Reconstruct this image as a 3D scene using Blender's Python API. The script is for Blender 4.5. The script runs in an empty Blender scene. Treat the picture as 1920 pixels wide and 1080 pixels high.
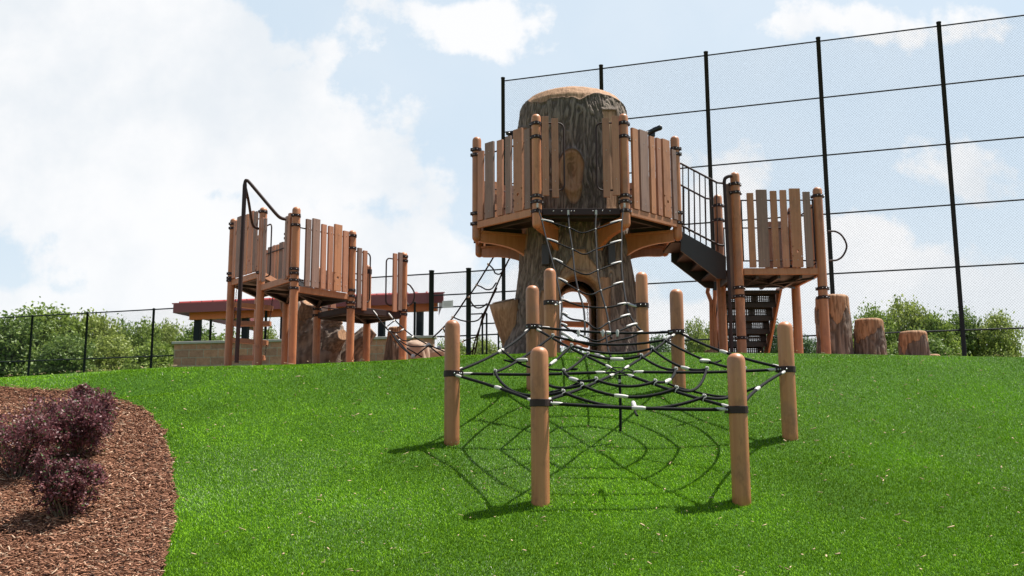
import bpy, math, random
import numpy as np
from mathutils import Vector, Matrix
random.seed(7); RNG = np.random.default_rng(11)
S = bpy.context.scene; C = S.collection
R_ = math.radians

# ---------------------------------------------------------------- camera
F, PITCH, ROLL = 1808.0, 0.1566, 0.0045
cam = bpy.data.cameras.new("camera"); co = bpy.data.objects.new("camera", cam); C.objects.link(co)
cam.sensor_fit = 'HORIZONTAL'; cam.sensor_width = 36.0; cam.lens = 36.0 * F / 1920.0
cam.clip_start = 0.05; cam.clip_end = 3000
co.matrix_world = Matrix.Rotation(math.pi / 2 + PITCH, 4, 'X') @ Matrix.Rotation(-ROLL, 4, 'Z')
S.camera = co

# ---------------------------------------------------------------- sun and sky
SUN = Vector((0.45, 0.19, 1.07)).normalized()
EL = math.asin(SUN.z); AZ = math.atan2(SUN.x, SUN.y)
sl = bpy.data.lights.new("sun", 'SUN'); so = bpy.data.objects.new("sun", sl); C.objects.link(so)
sl.energy = 5.0; sl.angle = R_(0.45); sl.color = (1.0, 0.955, 0.89)
so.rotation_euler = SUN.to_track_quat('Z', 'Y').to_euler(); so.location = (6, 3, 14)
S.view_settings.view_transform = 'Standard'; S.view_settings.look = 'None'
S.view_settings.exposure = 0.88; S.view_settings.gamma = 1

def W(px, py, Y):
    """world point seen at photograph pixel (px, py) at forward distance Y"""
    a = px - 959.5; b = 540 - py
    u = (a * math.cos(ROLL) + b * math.sin(ROLL)) / F; w = (-a * math.sin(ROLL) + b * math.cos(ROLL)) / F
    dy = math.cos(PITCH) - w * math.sin(PITCH); dz = math.sin(PITCH) + w * math.cos(PITCH)
    return Vector((u / dy * Y, Y, dz / dy * Y))

class NT:
    """small expression helper for shader trees"""
    def __init__(s, tree): s.t = tree; s.n = tree.nodes; s.l = tree.links
    def new(s, kind, **kw):
        n = s.n.new(kind)
        for k, v in kw.items(): setattr(n, k, v)
        return n
    def put(s, sock, v):
        if hasattr(v, 'is_linked') or hasattr(v, 'links'): s.l.new(v, sock)
        else: sock.default_value = v
    def m(s, op, a, b=None, c=None, clamp=False):
        n = s.new('ShaderNodeMath', operation=op); n.use_clamp = clamp
        s.put(n.inputs[0], a)
        if b is not None: s.put(n.inputs[1], b)
        if c is not None: s.put(n.inputs[2], c)
        return n.outputs[0]
    def mix(s, f, a, b, mode='MIX'):
        n = s.new('ShaderNodeMix', data_type='RGBA', blend_type=mode)
        s.put(n.inputs[0], f); s.put(n.inputs[6], a); s.put(n.inputs[7], b); return n.outputs[2]
    def noise(s, vec, scale, detail=4, rough=.55, scl=None):
        if scl is not None:
            mp = s.new('ShaderNodeMapping'); s.l.new(vec, mp.inputs[0]); mp.inputs['Scale'].default_value = scl; vec = mp.outputs[0]
        n = s.new('ShaderNodeTexNoise'); s.l.new(vec, n.inputs['Vector']); n.inputs['Scale'].default_value = scale
        n.inputs['Detail'].default_value = detail; n.inputs['Roughness'].default_value = rough; return n.outputs[0]
    def ramp(s, f, stops):
        n = s.new('ShaderNodeValToRGB'); s.l.new(f, n.inputs[0]); e = n.color_ramp.elements
        while len(e) < len(stops): e.new(.5)
        for i, (p, c) in enumerate(stops): e[i].position = p; e[i].color = (*c, 1) if len(c) == 3 else c
        return n.outputs[0]
    def smooth(s, v, lo, hi):
        n = s.new('ShaderNodeMapRange', interpolation_type='SMOOTHSTEP'); s.put(n.inputs[0], v)
        n.inputs[1].default_value = lo; n.inputs[2].default_value = hi; return n.outputs[0]

world = bpy.data.worlds.new("World"); S.world = world; world.use_nodes = True
world.node_tree.nodes.clear(); N = NT(world.node_tree)
sky = N.new('ShaderNodeTexSky', sky_type='NISHITA'); sky.sun_disc = False
sky.sun_elevation = EL; sky.sun_rotation = AZ; sky.altitude = 100; sky.air_density = 1.0; sky.dust_density = 2.2; sky.ozone_density = 1.3
tc = N.new('ShaderNodeTexCoord'); sp = N.new('ShaderNodeSeparateXYZ'); N.l.new(tc.outputs['Generated'], sp.inputs[0])
yy = N.m('MAXIMUM', N.m('ABSOLUTE', sp.outputs[1]), .12)
sx = N.m('DIVIDE', sp.outputs[0], yy); sz = N.m('DIVIDE', sp.outputs[2], yy)
cv = N.new('ShaderNodeCombineXYZ'); N.put(cv.inputs[0], sx); N.put(cv.inputs[2], sz)
cvec = cv.outputs[0]
n1 = N.noise(cvec, 8.5, 9, .6); n2 = N.noise(cvec, 2.2, 5, .5)
def blob(px, py, rx, ry, w=1.0):
    c = W(px, py, 1); a = rx / F; b = ry / F
    q = N.m('ADD', N.m('POWER', N.m('DIVIDE', N.m('SUBTRACT', sx, c.x), a), 2), N.m('POWER', N.m('DIVIDE', N.m('SUBTRACT', sz, c.z), b), 2))
    d = N.m('SUBTRACT', 1, N.m('SQRT', q)); return N.m('MULTIPLY', d, w * math.sqrt(rx * ry) / 160.0)
blobs = [(150, 180, 420, 330), (480, 230, 200, 190), (670, 300, 175, 135), (760, 250, 60, 50), (420, 480, 420, 150), (700, 540, 260, 150),
         (870, 40, 190, 70), (1020, 560, 260, 110), (1330, 400, 150, 100), (1480, 470, 240, 90), (1790, 330, 80, 46), (1650, 560, 320, 120), (1620, 40, 190, 50, .8), (1250, 640, 900, 90), (100, 620, 500, 100)]
fld = None
for b in blobs:
    v = blob(*b); fld = v if fld is None else N.m('SMOOTH_MAX', fld, v, .15)
fld = N.m('MAXIMUM', fld, -1.2)
fld = N.m('ADD', fld, N.m('MULTIPLY', N.m('SUBTRACT', n1, .5), 3.0))
mask = N.smooth(fld, -.10, .30)
veil = N.m('MULTIPLY', N.smooth(n2, .35, .75), .35)
mask = N.m('MAXIMUM', mask, veil)
# cloud body: bright tops, faint blue-grey undersides
n3 = N.noise(cvec, 3.3, 6, .6)
g = W(330, 300, 1)
shade = N.m('MULTIPLY', N.smooth(n3, .40, .62), .75)
ccol = N.mix(shade, (7.25, 7.3, 7.4, 1), (5.7, 6.15, 6.6, 1))
skyc = N.mix(.80, sky.outputs[0], (5.5, 6.5, 7.3, 1))
col = N.mix(mask, skyc, ccol)
hz_ = N.smooth(sp.outputs[2], .28, .0)
col = N.mix(N.m('MULTIPLY', hz_, .45), col, (6.9, 7.15, 7.35, 1))
# unseen sky overhead and behind is dimmed towards plain blue to cut fill light
high = N.smooth(sp.outputs[2], .48, .66); rear = N.m('MULTIPLY', N.smooth(N.m('MULTIPLY', sp.outputs[1], -1), .1, .5), .45)
col = N.mix(N.m('MAXIMUM', high, rear), col, N.mix(1.0, sky.outputs[0], (.9, .95, 1.0, 1), 'MULTIPLY'))
bg = N.new('ShaderNodeBackground'); N.l.new(col, bg.inputs[0]); bg.inputs[1].default_value = 0.074
wo = N.new('ShaderNodeOutputWorld'); N.l.new(bg.outputs[0], wo.inputs[0])

# ---------------------------------------------------------------- materials
def mat(name, rough=.6, spec=.5):
    m = bpy.data.materials.new(name); m.use_nodes = True; n = NT(m.node_tree)
    b = m.node_tree.nodes['Principled BSDF']; b.inputs['Roughness'].default_value = rough; b.inputs['Specular IOR Level'].default_value = spec
    return m, n, b
def bump(n, b, h, strength=.3, dist=.01):
    k = n.new('ShaderNodeBump'); n.l.new(h, k.inputs['Height']); k.inputs['Strength'].default_value = strength; k.inputs['Distance'].default_value = dist
    n.l.new(k.outputs[0], b.inputs['Normal'])
def objcoord(n, gen=False):
    t = n.new('ShaderNodeTexCoord'); return t.outputs['Object']
def oirand(n): return n.new('ShaderNodeObjectInfo').outputs['Random']

M = {}
def wood_like(name, c0, c1, smudge, rough=.42, grain=(26, 26, 1.2), sm=.5):
    m, n, b = mat(name, rough); oc = objcoord(n)
    add = n.new('ShaderNodeVectorMath', operation='ADD'); r = oirand(n); cb = n.new('ShaderNodeCombineXYZ')
    n.put(cb.inputs[0], n.m('MULTIPLY', r, 37.0)); n.put(cb.inputs[2], n.m('MULTIPLY', r, 91.0)); n.l.new(oc, add.inputs[0]); n.l.new(cb.outputs[0], add.inputs[1]); v = add.outputs[0]
    g1 = n.noise(v, 1.0, 6, .6, grain); g2 = n.noise(v, 2.6, 4, .6); g3 = n.noise(v, 9, 3, .7)
    c = n.mix(n.smooth(g1, .3, .7), (*c0, 1), (*c1, 1))
    c = n.mix(n.m('MULTIPLY', n.smooth(g2, .52, .72), sm), c, (*smudge, 1))
    c = n.mix(n.m('MULTIPLY', n.smooth(g3, .6, .8), .25), c, (*[x * .6 for x in c0], 1))
    g5 = n.noise(v, 5.5, 5, .75, (1, 1, .45)); c = n.mix(n.m('MULTIPLY', n.smooth(g5, .50, .62), sm * .9), c, (*[x * .42 for x in c0], 1))
    hv = n.new('ShaderNodeHueSaturation'); n.l.new(c, hv.inputs['Color']); n.put(hv.inputs['Value'], n.m('ADD', .88, n.m('MULTIPLY', r, .26)))
    n.l.new(hv.outputs[0], b.inputs['Base Color']); n.put(b.inputs['Roughness'], n.m('ADD', rough - .08, n.m('MULTIPLY', g3, .25)))
    bump(n, b, g1, .25, .004); M[name] = m; return m
wood_like('post', (.375, .140, .055), (.455, .190, .078), (.21, .105, .07), .42, sm=.45)
wood_like('plank_tan', (.355, .152, .084), (.43, .198, .112), (.27, .135, .078), .55, (60, 60, 1.5), .3)
wood_like('plank_orange', (.37, .155, .070), (.44, .20, .095), (.28, .12, .06), .5, (60, 60, 1.5), .3)
wood_like('plank_grey', (.200, .120, .090), (.265, .165, .125), (.16, .098, .074), .6, (60, 60, 1.5), .3)
wood_like('bracket', (.36, .138, .048), (.42, .17, .062), (.27, .10, .04), .35, sm=.2)
def plain(name, c, rough=.45, nz=.25, scale=12, metal=0, spec=.5):
    m, n, b = mat(name, rough, spec); v = objcoord(n); g = n.noise(v, scale, 5, .6)
    c_ = n.mix(g, (*[x * (1 - nz) for x in c], 1), (*[x * (1 + nz) for x in c], 1)); n.l.new(c_, b.inputs['Base Color'])
    n.put(b.inputs['Roughness'], n.m('ADD', rough - .1, n.m('MULTIPLY', g, .2))); b.inputs['Metallic'].default_value = metal
    M[name] = m; return m
plain('brown_metal', (.036, .020, .018), .6, spec=.25)
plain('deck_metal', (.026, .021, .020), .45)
plain('fence_metal', (.014, .017, .021), .65, spec=.2)
plain('black_plastic', (.012, .013, .015), .35)
plain('bolt', (.45, .45, .46), .3, metal=.8)
plain('sleeve', (.46, .44, .40), .45, .12, 30)
plain('roof_red', (.38, .065, .062), .4, .15, 3)
plain('fascia_red', (.22, .050, .052), .45, .15, 3)
plain('orange_paint', (.62, .155, .035), .5, .15, 3)
plain('cap_stone', (.36, .34, .31), .8, .2, 9)
plain('sign_white', (.62, .62, .60), .5, .06, 4)
plain('sign_ink', (.12, .12, .12), .6, .06, 4)
plain('boulder', (.34, .24, .17), .85, .45, 7)
# braided rope
m, n, b = mat('rope', .8, .15); v = objcoord(n); g = n.noise(v, 160, 3, .6)
n.l.new(n.mix(g, (.005, .005, .005, 1), (.012, .012, .013, 1)), b.inputs['Base Color']); bump(n, b, g, .5, .003); M['rope'] = m
# bark and bare wood, split by the 'wood' vertex mask
m, n, b = mat('bark', .8, .3); v = objcoord(n)
at = n.new('ShaderNodeAttribute', attribute_name='wood').outputs['Fac']
dp = n.new('ShaderNodeAttribute', attribute_name='ridge').outputs['Fac']
g1 = n.noise(v, 1, 8, .65, (14, 14, 2.2)); g2 = n.noise(v, 3, 4, .6); g3 = n.noise(v, 60, 4, .7); g4 = n.noise(v, 1, 6, .6, (34, 34, 1.6))
bk = n.mix(n.smooth(n.m('ADD', n.m('MULTIPLY', g1, .62), n.m('MULTIPLY', dp, .38)), .28, .80), (.082, .060, .046, 1), (.245, .188, .145, 1))
bk = n.mix(n.m('MULTIPLY', n.smooth(g2, .5, .7), .4), bk, (.16, .125, .09, 1))
bk = n.mix(n.m('MULTIPLY', n.smooth(g3, .62, .75), .35), bk, (.30, .28, .25, 1))
wd = n.mix(n.smooth(g4, .32, .68), (.28, .155, .080, 1), (.43, .255, .150, 1))
wd = n.mix(n.m('MULTIPLY', n.smooth(g2, .45, .7), .45), wd, (.34, .175, .075, 1))
wd = n.mix(n.m('MULTIPLY', n.m('SUBTRACT', 1, n.smooth(dp, .15, .6)), .6), wd, (.13, .065, .03, 1))
edge = n.m('MULTIPLY', n.smooth(at, .1, .5), n.m('SUBTRACT', 1, n.smooth(at, .55, .95)))
cc = n.mix(n.smooth(at, .35, .65), bk, wd); cc = n.mix(n.m('MULTIPLY', edge, .45), cc, (.035, .02, .012, 1))
n.l.new(cc, b.inputs['Base Color']); bump(n, b, n.m('ADD', g1, n.m('MULTIPLY', g3, .3)), .6, .02); M['bark'] = m
# split-face block wall
m, n, b = mat('block', .9, .2); v = objcoord(n)
br = n.new('ShaderNodeTexBrick'); mp = n.new('ShaderNodeMapping'); n.l.new(v, mp.inputs[0]); mp.inputs['Rotation'].default_value = (math.pi / 2, 0, 0)
n.l.new(mp.outputs[0], br.inputs['Vector']); br.inputs['Scale'].default_value = 1.0; br.inputs['Brick Width'].default_value = .46; br.inputs['Row Height'].default_value = .235
br.inputs['Mortar Size'].default_value = .011; br.inputs['Color1'].default_value = (.52, .27, .175, 1); br.inputs['Color2'].default_value = (.38, .215, .155, 1); br.inputs['Mortar'].default_value = (.40, .34, .28, 1); br.offset = .5
g = n.noise(v, 7, 7, .7); n.l.new(n.mix(.8, br.outputs['Color'], n.ramp(g, [(.25, (.45, .42, .4)), (.75, (1.15, 1.1, 1.05))]), 'MULTIPLY'), b.inputs['Base Color'])
bump(n, b, g, .8, .03); M['block'] = m
# vertex coloured leaf, grass, chip materials
def vcol(name, rough, trans=0., spec=.4, gain=1.):
    m, n, b = mat(name, rough, spec); a = n.new('ShaderNodeAttribute', attribute_name='col'); n.l.new(a.outputs['Color'], b.inputs['Base Color'])
    if trans:
        tr = n.new('ShaderNodeBsdfTranslucent'); n.l.new(a.outputs['Color'], tr.inputs[0]); mx = n.new('ShaderNodeMixShader'); mx.inputs[0].default_value = trans
        n.l.new(b.outputs[0], mx.inputs[1]); n.l.new(tr.outputs[0], mx.inputs[2]); n.l.new(mx.outputs[0], m.node_tree.nodes['Material Output'].inputs[0])
    M[name] = m
vcol('grass_blade', .6, .12, .08); vcol('leaf', .5, .35, .4); vcol('chip', .8, 0, .25)
# ground under the turf, mulch bed soil
m, n, b = mat('turf_base', .95, .1); v = objcoord(n); g = n.noise(v, 40, 5, .7); g2 = n.noise(v, .8, 4, .6)
c = n.mix(g, (.028, .075, .007, 1), (.06, .14, .014, 1)); c = n.mix(n.m('MULTIPLY', n.smooth(g2, .4, .7), .4), c, (.055, .13, .02, 1)); n.l.new(c, b.inputs['Base Color']); bump(n, b, g, .8, .03); M['turf_base'] = m
m, n, b = mat('mulch_soil', .95, .1); v = objcoord(n); g = n.noise(v, 55, 6, .75)
n.l.new(n.mix(g, (.08, .035, .02, 1), (.28, .135, .08, 1)), b.inputs['Base Color']); bump(n, b, g, 1, .03); M['mulch_soil'] = m
m, n, b = mat('perforated', .4); v = objcoord(n); n.l.new(n.mix(n.noise(v, 20), (.02, .014, .012, 1), (.035, .024, .02, 1)), b.inputs['Base Color']); M['perforated'] = m

# ---------------------------------------------------------------- mesh helpers
class MB:
    def __init__(s): s.v = []; s.f = []; s.sm = []; s.mi = []; s.cur = 0
    def add(s, vs, fs, smooth=False):
        o = len(s.v); s.v += [tuple(p) for p in vs]; s.f += [tuple(i + o for i in f) for f in fs]; s.sm += [smooth] * len(fs); s.mi += [s.cur] * len(fs); return s
    def use(s, k): s.cur = k; return s
    def box(s, c, size, ax=None, ay=None, az=None):
        c = Vector(c); ax = Vector(ax or (1, 0, 0)).normalized(); az = Vector(az or (0, 0, 1)).normalized()
        ay = Vector(ay).normalized() if ay else az.cross(ax)
        h = [x / 2 for x in size]
        vs = [c + ax * (i * h[0]) + ay * (j * h[1]) + az * (k * h[2]) for i in (-1, 1) for j in (-1, 1) for k in (-1, 1)]
        return s.add(vs, [(0, 1, 3, 2), (4, 6, 7, 5), (0, 4, 5, 1), (2, 3, 7, 6), (0, 2, 6, 4), (1, 5, 7, 3)])
    def beam(s, a, b, w, h, up=(0, 0, 1)):
        a = Vector(a); b = Vector(b); d = (b - a); L = d.length; d.normalize(); side = d.cross(Vector(up)).normalized(); u = side.cross(d)
        return s.box((a + b) / 2, (L, w, h), d, side, u)
    def tube(s, pts, r, seg=10, caps=True, closed=False):
        pts = [Vector(p) for p in pts]; n = len(pts); rs = r if isinstance(r, (list, tuple)) else [r] * n
        vs = []; prev = None
        for i, p in enumerate(pts):
            if closed: t = pts[(i + 1) % n] - pts[i - 1]
            else: t = pts[min(i + 1, n - 1)] - pts[max(i - 1, 0)]
            t.normalize()
            if prev is None:
                ref = Vector((0, 0, 1)) if abs(t.z) < .9 else Vector((1, 0, 0)); u = t.cross(ref).normalized()
            else: u = (prev - t * prev.dot(t)).normalized()
            prev = u; w = t.cross(u)
            vs += [p + (u * math.cos(2 * math.pi * k / seg) + w * math.sin(2 * math.pi * k / seg)) * rs[i] for k in range(seg)]
        fs = []
        for i in range(n if closed else n - 1):
            j = (i + 1) % n
            fs += [(i * seg + k, i * seg + (k + 1) % seg, j * seg + (k + 1) % seg, j * seg + k) for k in range(seg)]
        s.add(vs, fs, True)
        if caps and not closed:
            s.add(vs[:seg], [tuple(range(seg))[::-1]]); s.add(vs[-seg:], [tuple(range(seg))])
        return s
    def ball(s, c, r, seg=10):
        c = Vector(c); rr = r if isinstance(r, (tuple, list)) else (r, r, r); vs = []; fs = []; n = seg // 2 + 1
        for i in range(1, n):
            a = math.pi * i / n
            vs += [c + Vector((rr[0] * math.sin(a) * math.cos(2 * math.pi * k / seg), rr[1] * math.sin(a) * math.sin(2 * math.pi * k / seg), rr[2] * math.cos(a))) for k in range(seg)]
        for i in range(n - 2): fs += [(i * seg + k, (i + 1) * seg + k, (i + 1) * seg + (k + 1) % seg, i * seg + (k + 1) % seg) for k in range(seg)]
        vs += [c + Vector((0, 0, rr[2])), c - Vector((0, 0, rr[2]))]; a = len(vs) - 2
        fs += [(a, k, (k + 1) % seg) for k in range(seg)] + [(a + 1, (n - 2) * seg + (k + 1) % seg, (n - 2) * seg + k) for k in range(seg)]
        return s.add(vs, fs, True)
    def prism(s, poly, ext):
        """poly: list of points in a plane, extruded by vector ext"""
        ext = Vector(ext); n = len(poly); vs = [Vector(p) for p in poly] + [Vector(p) + ext for p in poly]
        return s.add(vs, [tuple(range(n))[::-1], tuple(range(n, 2 * n))] + [(i, (i + 1) % n, n + (i + 1) % n, n + i) for i in range(n)])
    def obj(s, name, material, parent=None, bevel=0, col=None):
        me = bpy.data.meshes.new(name); me.from_pydata(s.v, [], s.f); me.polygons.foreach_set('use_smooth', s.sm)
        ms = material if isinstance(material, list) else [material]
        for k in ms: me.materials.append(M[k])
        me.polygons.foreach_set('material_index', s.mi)
        me.update(); o = bpy.data.objects.new(name, me); C.objects.link(o)
        if parent: o.parent = parent; o.matrix_parent_inverse = Matrix.Translation(-parent.location if parent.parent is None else (0, 0, 0))
        if bevel:
            bm = o.modifiers.new('bevel', 'BEVEL'); bm.width = bevel; bm.segments = 2; bm.limit_method = 'ANGLE'
        return o
def thing(name, label, cat, loc=(0, 0, 0), group=None):
    o = bpy.data.objects.new(name, None); C.objects.link(o); o.location = loc; o.empty_display_size = .2
    return tag(o, label, cat, group)
def tag(o, label, cat, group=None):
    o['label'] = label; o['category'] = cat
    if group: o['group'] = group
    return o
def rawmesh(name, V, FA, material, cols=None, smooth=False, attr=None):
    """V (n,3), FA (m,k) arrays"""
    me = bpy.data.meshes.new(name); V = np.asarray(V, np.float32); FA = np.asarray(FA, np.int32); k = FA.shape[1]
    me.vertices.add(len(V)); me.vertices.foreach_set('co', V.ravel())
    me.loops.add(FA.size); me.loops.foreach_set('vertex_index', FA.ravel()); me.polygons.add(len(FA))
    me.polygons.foreach_set('loop_start', np.arange(0, FA.size, k, dtype=np.int32)); me.update(calc_edges=True)
    if smooth: me.polygons.foreach_set('use_smooth', np.ones(len(FA), bool))
    if cols is not None:
        a = me.color_attributes.new('col', 'FLOAT_COLOR', 'POINT'); c = np.ones((len(V), 4), np.float32); c[:, :3] = cols; a.data.foreach_set('color', c.ravel())
    for nm, arr in (attr or {}).items():
        a = me.attributes.new(nm, 'FLOAT', 'POINT'); a.data.foreach_set('value', np.asarray(arr, np.float32))
    me.materials.append(M[material]); me.validate(); o = bpy.data.objects.new(name, me); C.objects.link(o); return o

def vnoise(P, seed=0):
    P = np.asarray(P, float); I = np.floor(P).astype(np.int64); f = P - I; f = f * f * (3 - 2 * f); out = 0
    for dx in (0, 1):
        for dy in (0, 1):
            for dz in (0, 1):
                h = ((I[..., 0] + dx) * 73856093) ^ ((I[..., 1] + dy) * 19349663) ^ ((I[..., 2] + dz) * 83492791) ^ (seed * 2654435)
                h = (h ^ (h >> 13)) * 1274126177 & 0x7fffffff; h = (h ^ (h >> 16)) % 10007 / 10007.
                out = out + h * (f[..., 0] if dx else 1 - f[..., 0]) * (f[..., 1] if dy else 1 - f[..., 1]) * (f[..., 2] if dz else 1 - f[..., 2])
    return out
def fbm(P, seed=0, o=4):
    s = 0; a = .5; P = np.asarray(P, float)
    for i in range(o): s = s + a * vnoise(P * 2 ** i, seed + i); a *= .5
    return s

# ---------------------------------------------------------------- ground
PY = np.array([-20, 0, 2, 4, 5.8, 6.87, 8.08, 9.29, 10.2, 12.0]); PZ = np.array([-1.9, -1.75, -1.62, -1.28, -.79, -.42, -.02, .47, .90, 1.75])
def crest_tan(t):
    px = 959.5 + F * t * .995
    xs = np.array([-400, 148, 240, 330, 560, 760, 850, 1000, 1200, 1500, 1771, 2300]); ys = np.array([720, 693, 687, 683, 680, 673, 666, 663, 663, 668, 675, 690])
    y = np.interp(px, xs, ys)
    w = (540 - y + (px - 959.5) * ROLL) / F * 1.0
    return (math.sin(PITCH) + w * math.cos(PITCH)) / (math.cos(PITCH) - w * math.sin(PITCH))
def gz(X, Y):
    X = np.asarray(X, float); Y = np.asarray(Y, float)
    fr = np.interp(Y, PY, PZ)
    fr = (fr + np.interp(Y + .45, PY, PZ) + np.interp(Y - .45, PY, PZ)) / 3
    t = np.clip(X / np.maximum(Y, 3), -.8, .8)
    bk = crest_tan(t) * Y - .012 + np.where(Y > 12, -(Y - 12) * .004, 0)
    k = .10; h = np.clip(.5 + .5 * (bk - fr) / k, 0, 1); z = bk * (1 - h) + fr * h - k * h * (1 - h)
    bumps = (fbm(np.stack([X * .9, Y * .9, X * 0], -1), 5, 3) - .44) * .10 * np.clip((10.0 - Y) / 2, 0, 1)
    fx = np.clip((-2.75 - X) / .7, 0, 1); yc = 9.35 + .22 * (X + 3.5)
    z = z + fx * (-.06 * np.exp(-((Y - yc) / .16) ** 2) + .035 * np.exp(-((Y - yc + .34) / .18) ** 2))
    far = np.clip((Y - 36) / 40, 0, 1); z = z * (1 - far) + far * (-1.0)
    return z + bumps
def gzf(x, y): return float(gz(np.array([x]), np.array([y]))[0])
def hit(px, py, y0=3.0, y1=11.5):
    """where the sight line through a photograph pixel meets the ground"""
    prev = None
    for Y in np.arange(y0, y1, .02):
        p = W(px, py, float(Y)); d = p.z - gzf(p.x, p.y)
        if d <= 0: return Vector((p.x, p.y, gzf(p.x, p.y)))
    return p
def grid(name, xs, ys, mt, dz=0, mask=None):
    X, Y = np.meshgrid(xs, ys); Z = gz(X, Y) + dz; V = np.stack([X, Y, Z], -1).reshape(-1, 3); nx = len(xs)
    i, j = np.meshgrid(np.arange(len(ys) - 1), np.arange(nx - 1), indexing='ij'); a = (i * nx + j).ravel()
    FA = np.stack([a, a + 1, a + nx + 1, a + nx], -1)
    if mask is not None:
        c = V[FA].mean(1); FA = FA[mask(c[:, 0], c[:, 1])]
    o = rawmesh(name, V, FA, mt, smooth=True); o['kind'] = 'structure'; return o
xs = np.concatenate([np.linspace(-900, -30, 16)[:-1], np.linspace(-30, -8, 23)[:-1], np.linspace(-8, 8, 161)[:-1], np.linspace(8, 30, 23)[:-1], np.linspace(30, 900, 16)])
ys = np.concatenate([np.linspace(-60, 2, 12)[:-1], np.linspace(2, 14, 161)[:-1], np.linspace(14, 80, 50)[:-1], np.linspace(80, 2400, 20)])
grid('ground', xs, ys, 'turf_base')

m, n, b = mat('play_rubber', .95, .1); v = objcoord(n); g = n.noise(v, 30, 5, .7)
n.l.new(n.mix(g, (.22, .115, .065, 1), (.36, .20, .12, 1)), b.inputs['Base Color']); bump(n, b, g, .6, .02); M['play_rubber'] = m
grid('play_surface', np.linspace(-12, 13, 60), np.linspace(11.15, 24, 40), 'play_rubber', .006)
# mulch bed outline from the photo, continued out of frame to the left
bed_px = [(150, 735), (196, 750), (225, 756), (262, 768), (288, 785), (306, 812), (317, 850), (322, 888), (334, 920), (330, 955), (322, 1000), (314, 1040), (304, 1079)]
bed = [hit(*p) for p in bed_px]
bx = np.array([p.x for p in bed]); by = np.array([p.y for p in bed])
o_ = np.argsort(by); byS = by[o_]; bxS = bx[o_]
byS = np.concatenate([[2.0, 4.5], byS]); bxS = np.concatenate([[bxS[0] + .25, bxS[0] - .02], bxS])
def in_bed(x, y):
    e = np.interp(y, byS, bxS); w = (fbm(np.stack([x * 6, y * 6, x * 0], -1), 9, 3) - .45) * .12
    return (x < e + w) & (y < byS[-1] + w) & (x > -7.5)
grid('mulch_bed', np.linspace(-7.4, -1.2, 250), np.linspace(2.2, 9.9, 300), 'mulch_soil', .012, in_bed)

# turf pile
def tile(n_area, area): return int(n_area * area)
def scatter(n, y0, y1, marg=1.0):
    Y = RNG.uniform(y0, y1, n); X = RNG.uniform(-1, 1, n) * (.56 * Y + marg); return X, Y
def blades():
    Xs, Ys = [], []
    for y0, y1, d in ((4.6, 6.2, 19000), (6.2, 7.7, 15500), (7.7, 9.4, 11500), (9.4, 10.9, 9000)):
        ym = (y0 + y1) / 2; a = (y1 - y0) * 2 * (.56 * ym + .6); x, y = scatter(int(a * d), y0, y1, .6); Xs.append(x); Ys.append(y)
    X = np.concatenate(Xs); Y = np.concatenate(Ys); k = ~in_bed(X, Y); X = X[k]; Y = Y[k]; n = len(X)
    Z = gz(X, Y)
    big = fbm(np.stack([X * 1.3, Y * 1.3, X * 0], -1), 21, 4); sm = fbm(np.stack([X * 9, Y * 9, X * 0], -1), 33, 3)
    H = RNG.uniform(.010, .020, n) * (.8 + .5 * sm); A = RNG.uniform(0, 2 * np.pi, n); lean = RNG.uniform(.15, 1.0, n)
    wx, wy = np.cos(A), np.sin(A); B = RNG.uniform(0, 2 * np.pi, n); lx, ly = np.cos(B) * lean * H, np.sin(B) * lean * H
    lx += -.25 * H * (big - .45) * 4
    w = RNG.uniform(.0014, .0027, n)
    P = np.stack([X, Y, Z], -1); wv = np.stack([wx * w, wy * w, wx * 0], -1)
    mid = P + np.stack([lx * .35, ly * .35, H * .6], -1); tip = P + np.stack([lx, ly, H * (1 - .35 * lean)], -1)
    V = np.stack([P - wv, P + wv, mid + wv * .8, mid - wv * .8, tip + wv * .25, tip - wv * .25], 1).reshape(-1, 3)
    a = np.arange(n) * 6; FA = np.concatenate([np.stack([a, a + 1, a + 2, a + 3], -1), np.stack([a + 3, a + 2, a + 4, a + 5], -1)])
    t = RNG.random(n)[:, None]; base = np.array([.090, .210, .005]) * (1 - t) + np.array([.195, .38, .010]) * t
    base = base * (.55 + 1.0 * big[:, None]) * (.82 + .4 * sm[:, None]) ; sheen_paint = np.clip((fbm(np.stack([X * .55, Y * .55, X * 0], -1), 61, 3) - .42) * 5 + np.clip((np.hypot(X - .9, Y - 7.6) - 1.6) / 2, 0, 1) * .9 - .35, 0, 1); s_ = (RNG.random(n) < .015 + .34 * sheen_paint)[:, None]  # patches with more pale blades put the turf's sheen into blade colour
    base = np.where(s_, np.array([.26, .37, .15]), base); s2 = (RNG.random(n) < .0028)[:, None]; base = np.where(s2, np.array([.55, .55, .42]), base)  # pale blades carry painted sheen; a few near-white ones paint glints
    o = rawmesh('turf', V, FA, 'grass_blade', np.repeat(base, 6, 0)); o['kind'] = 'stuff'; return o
blades()

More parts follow.
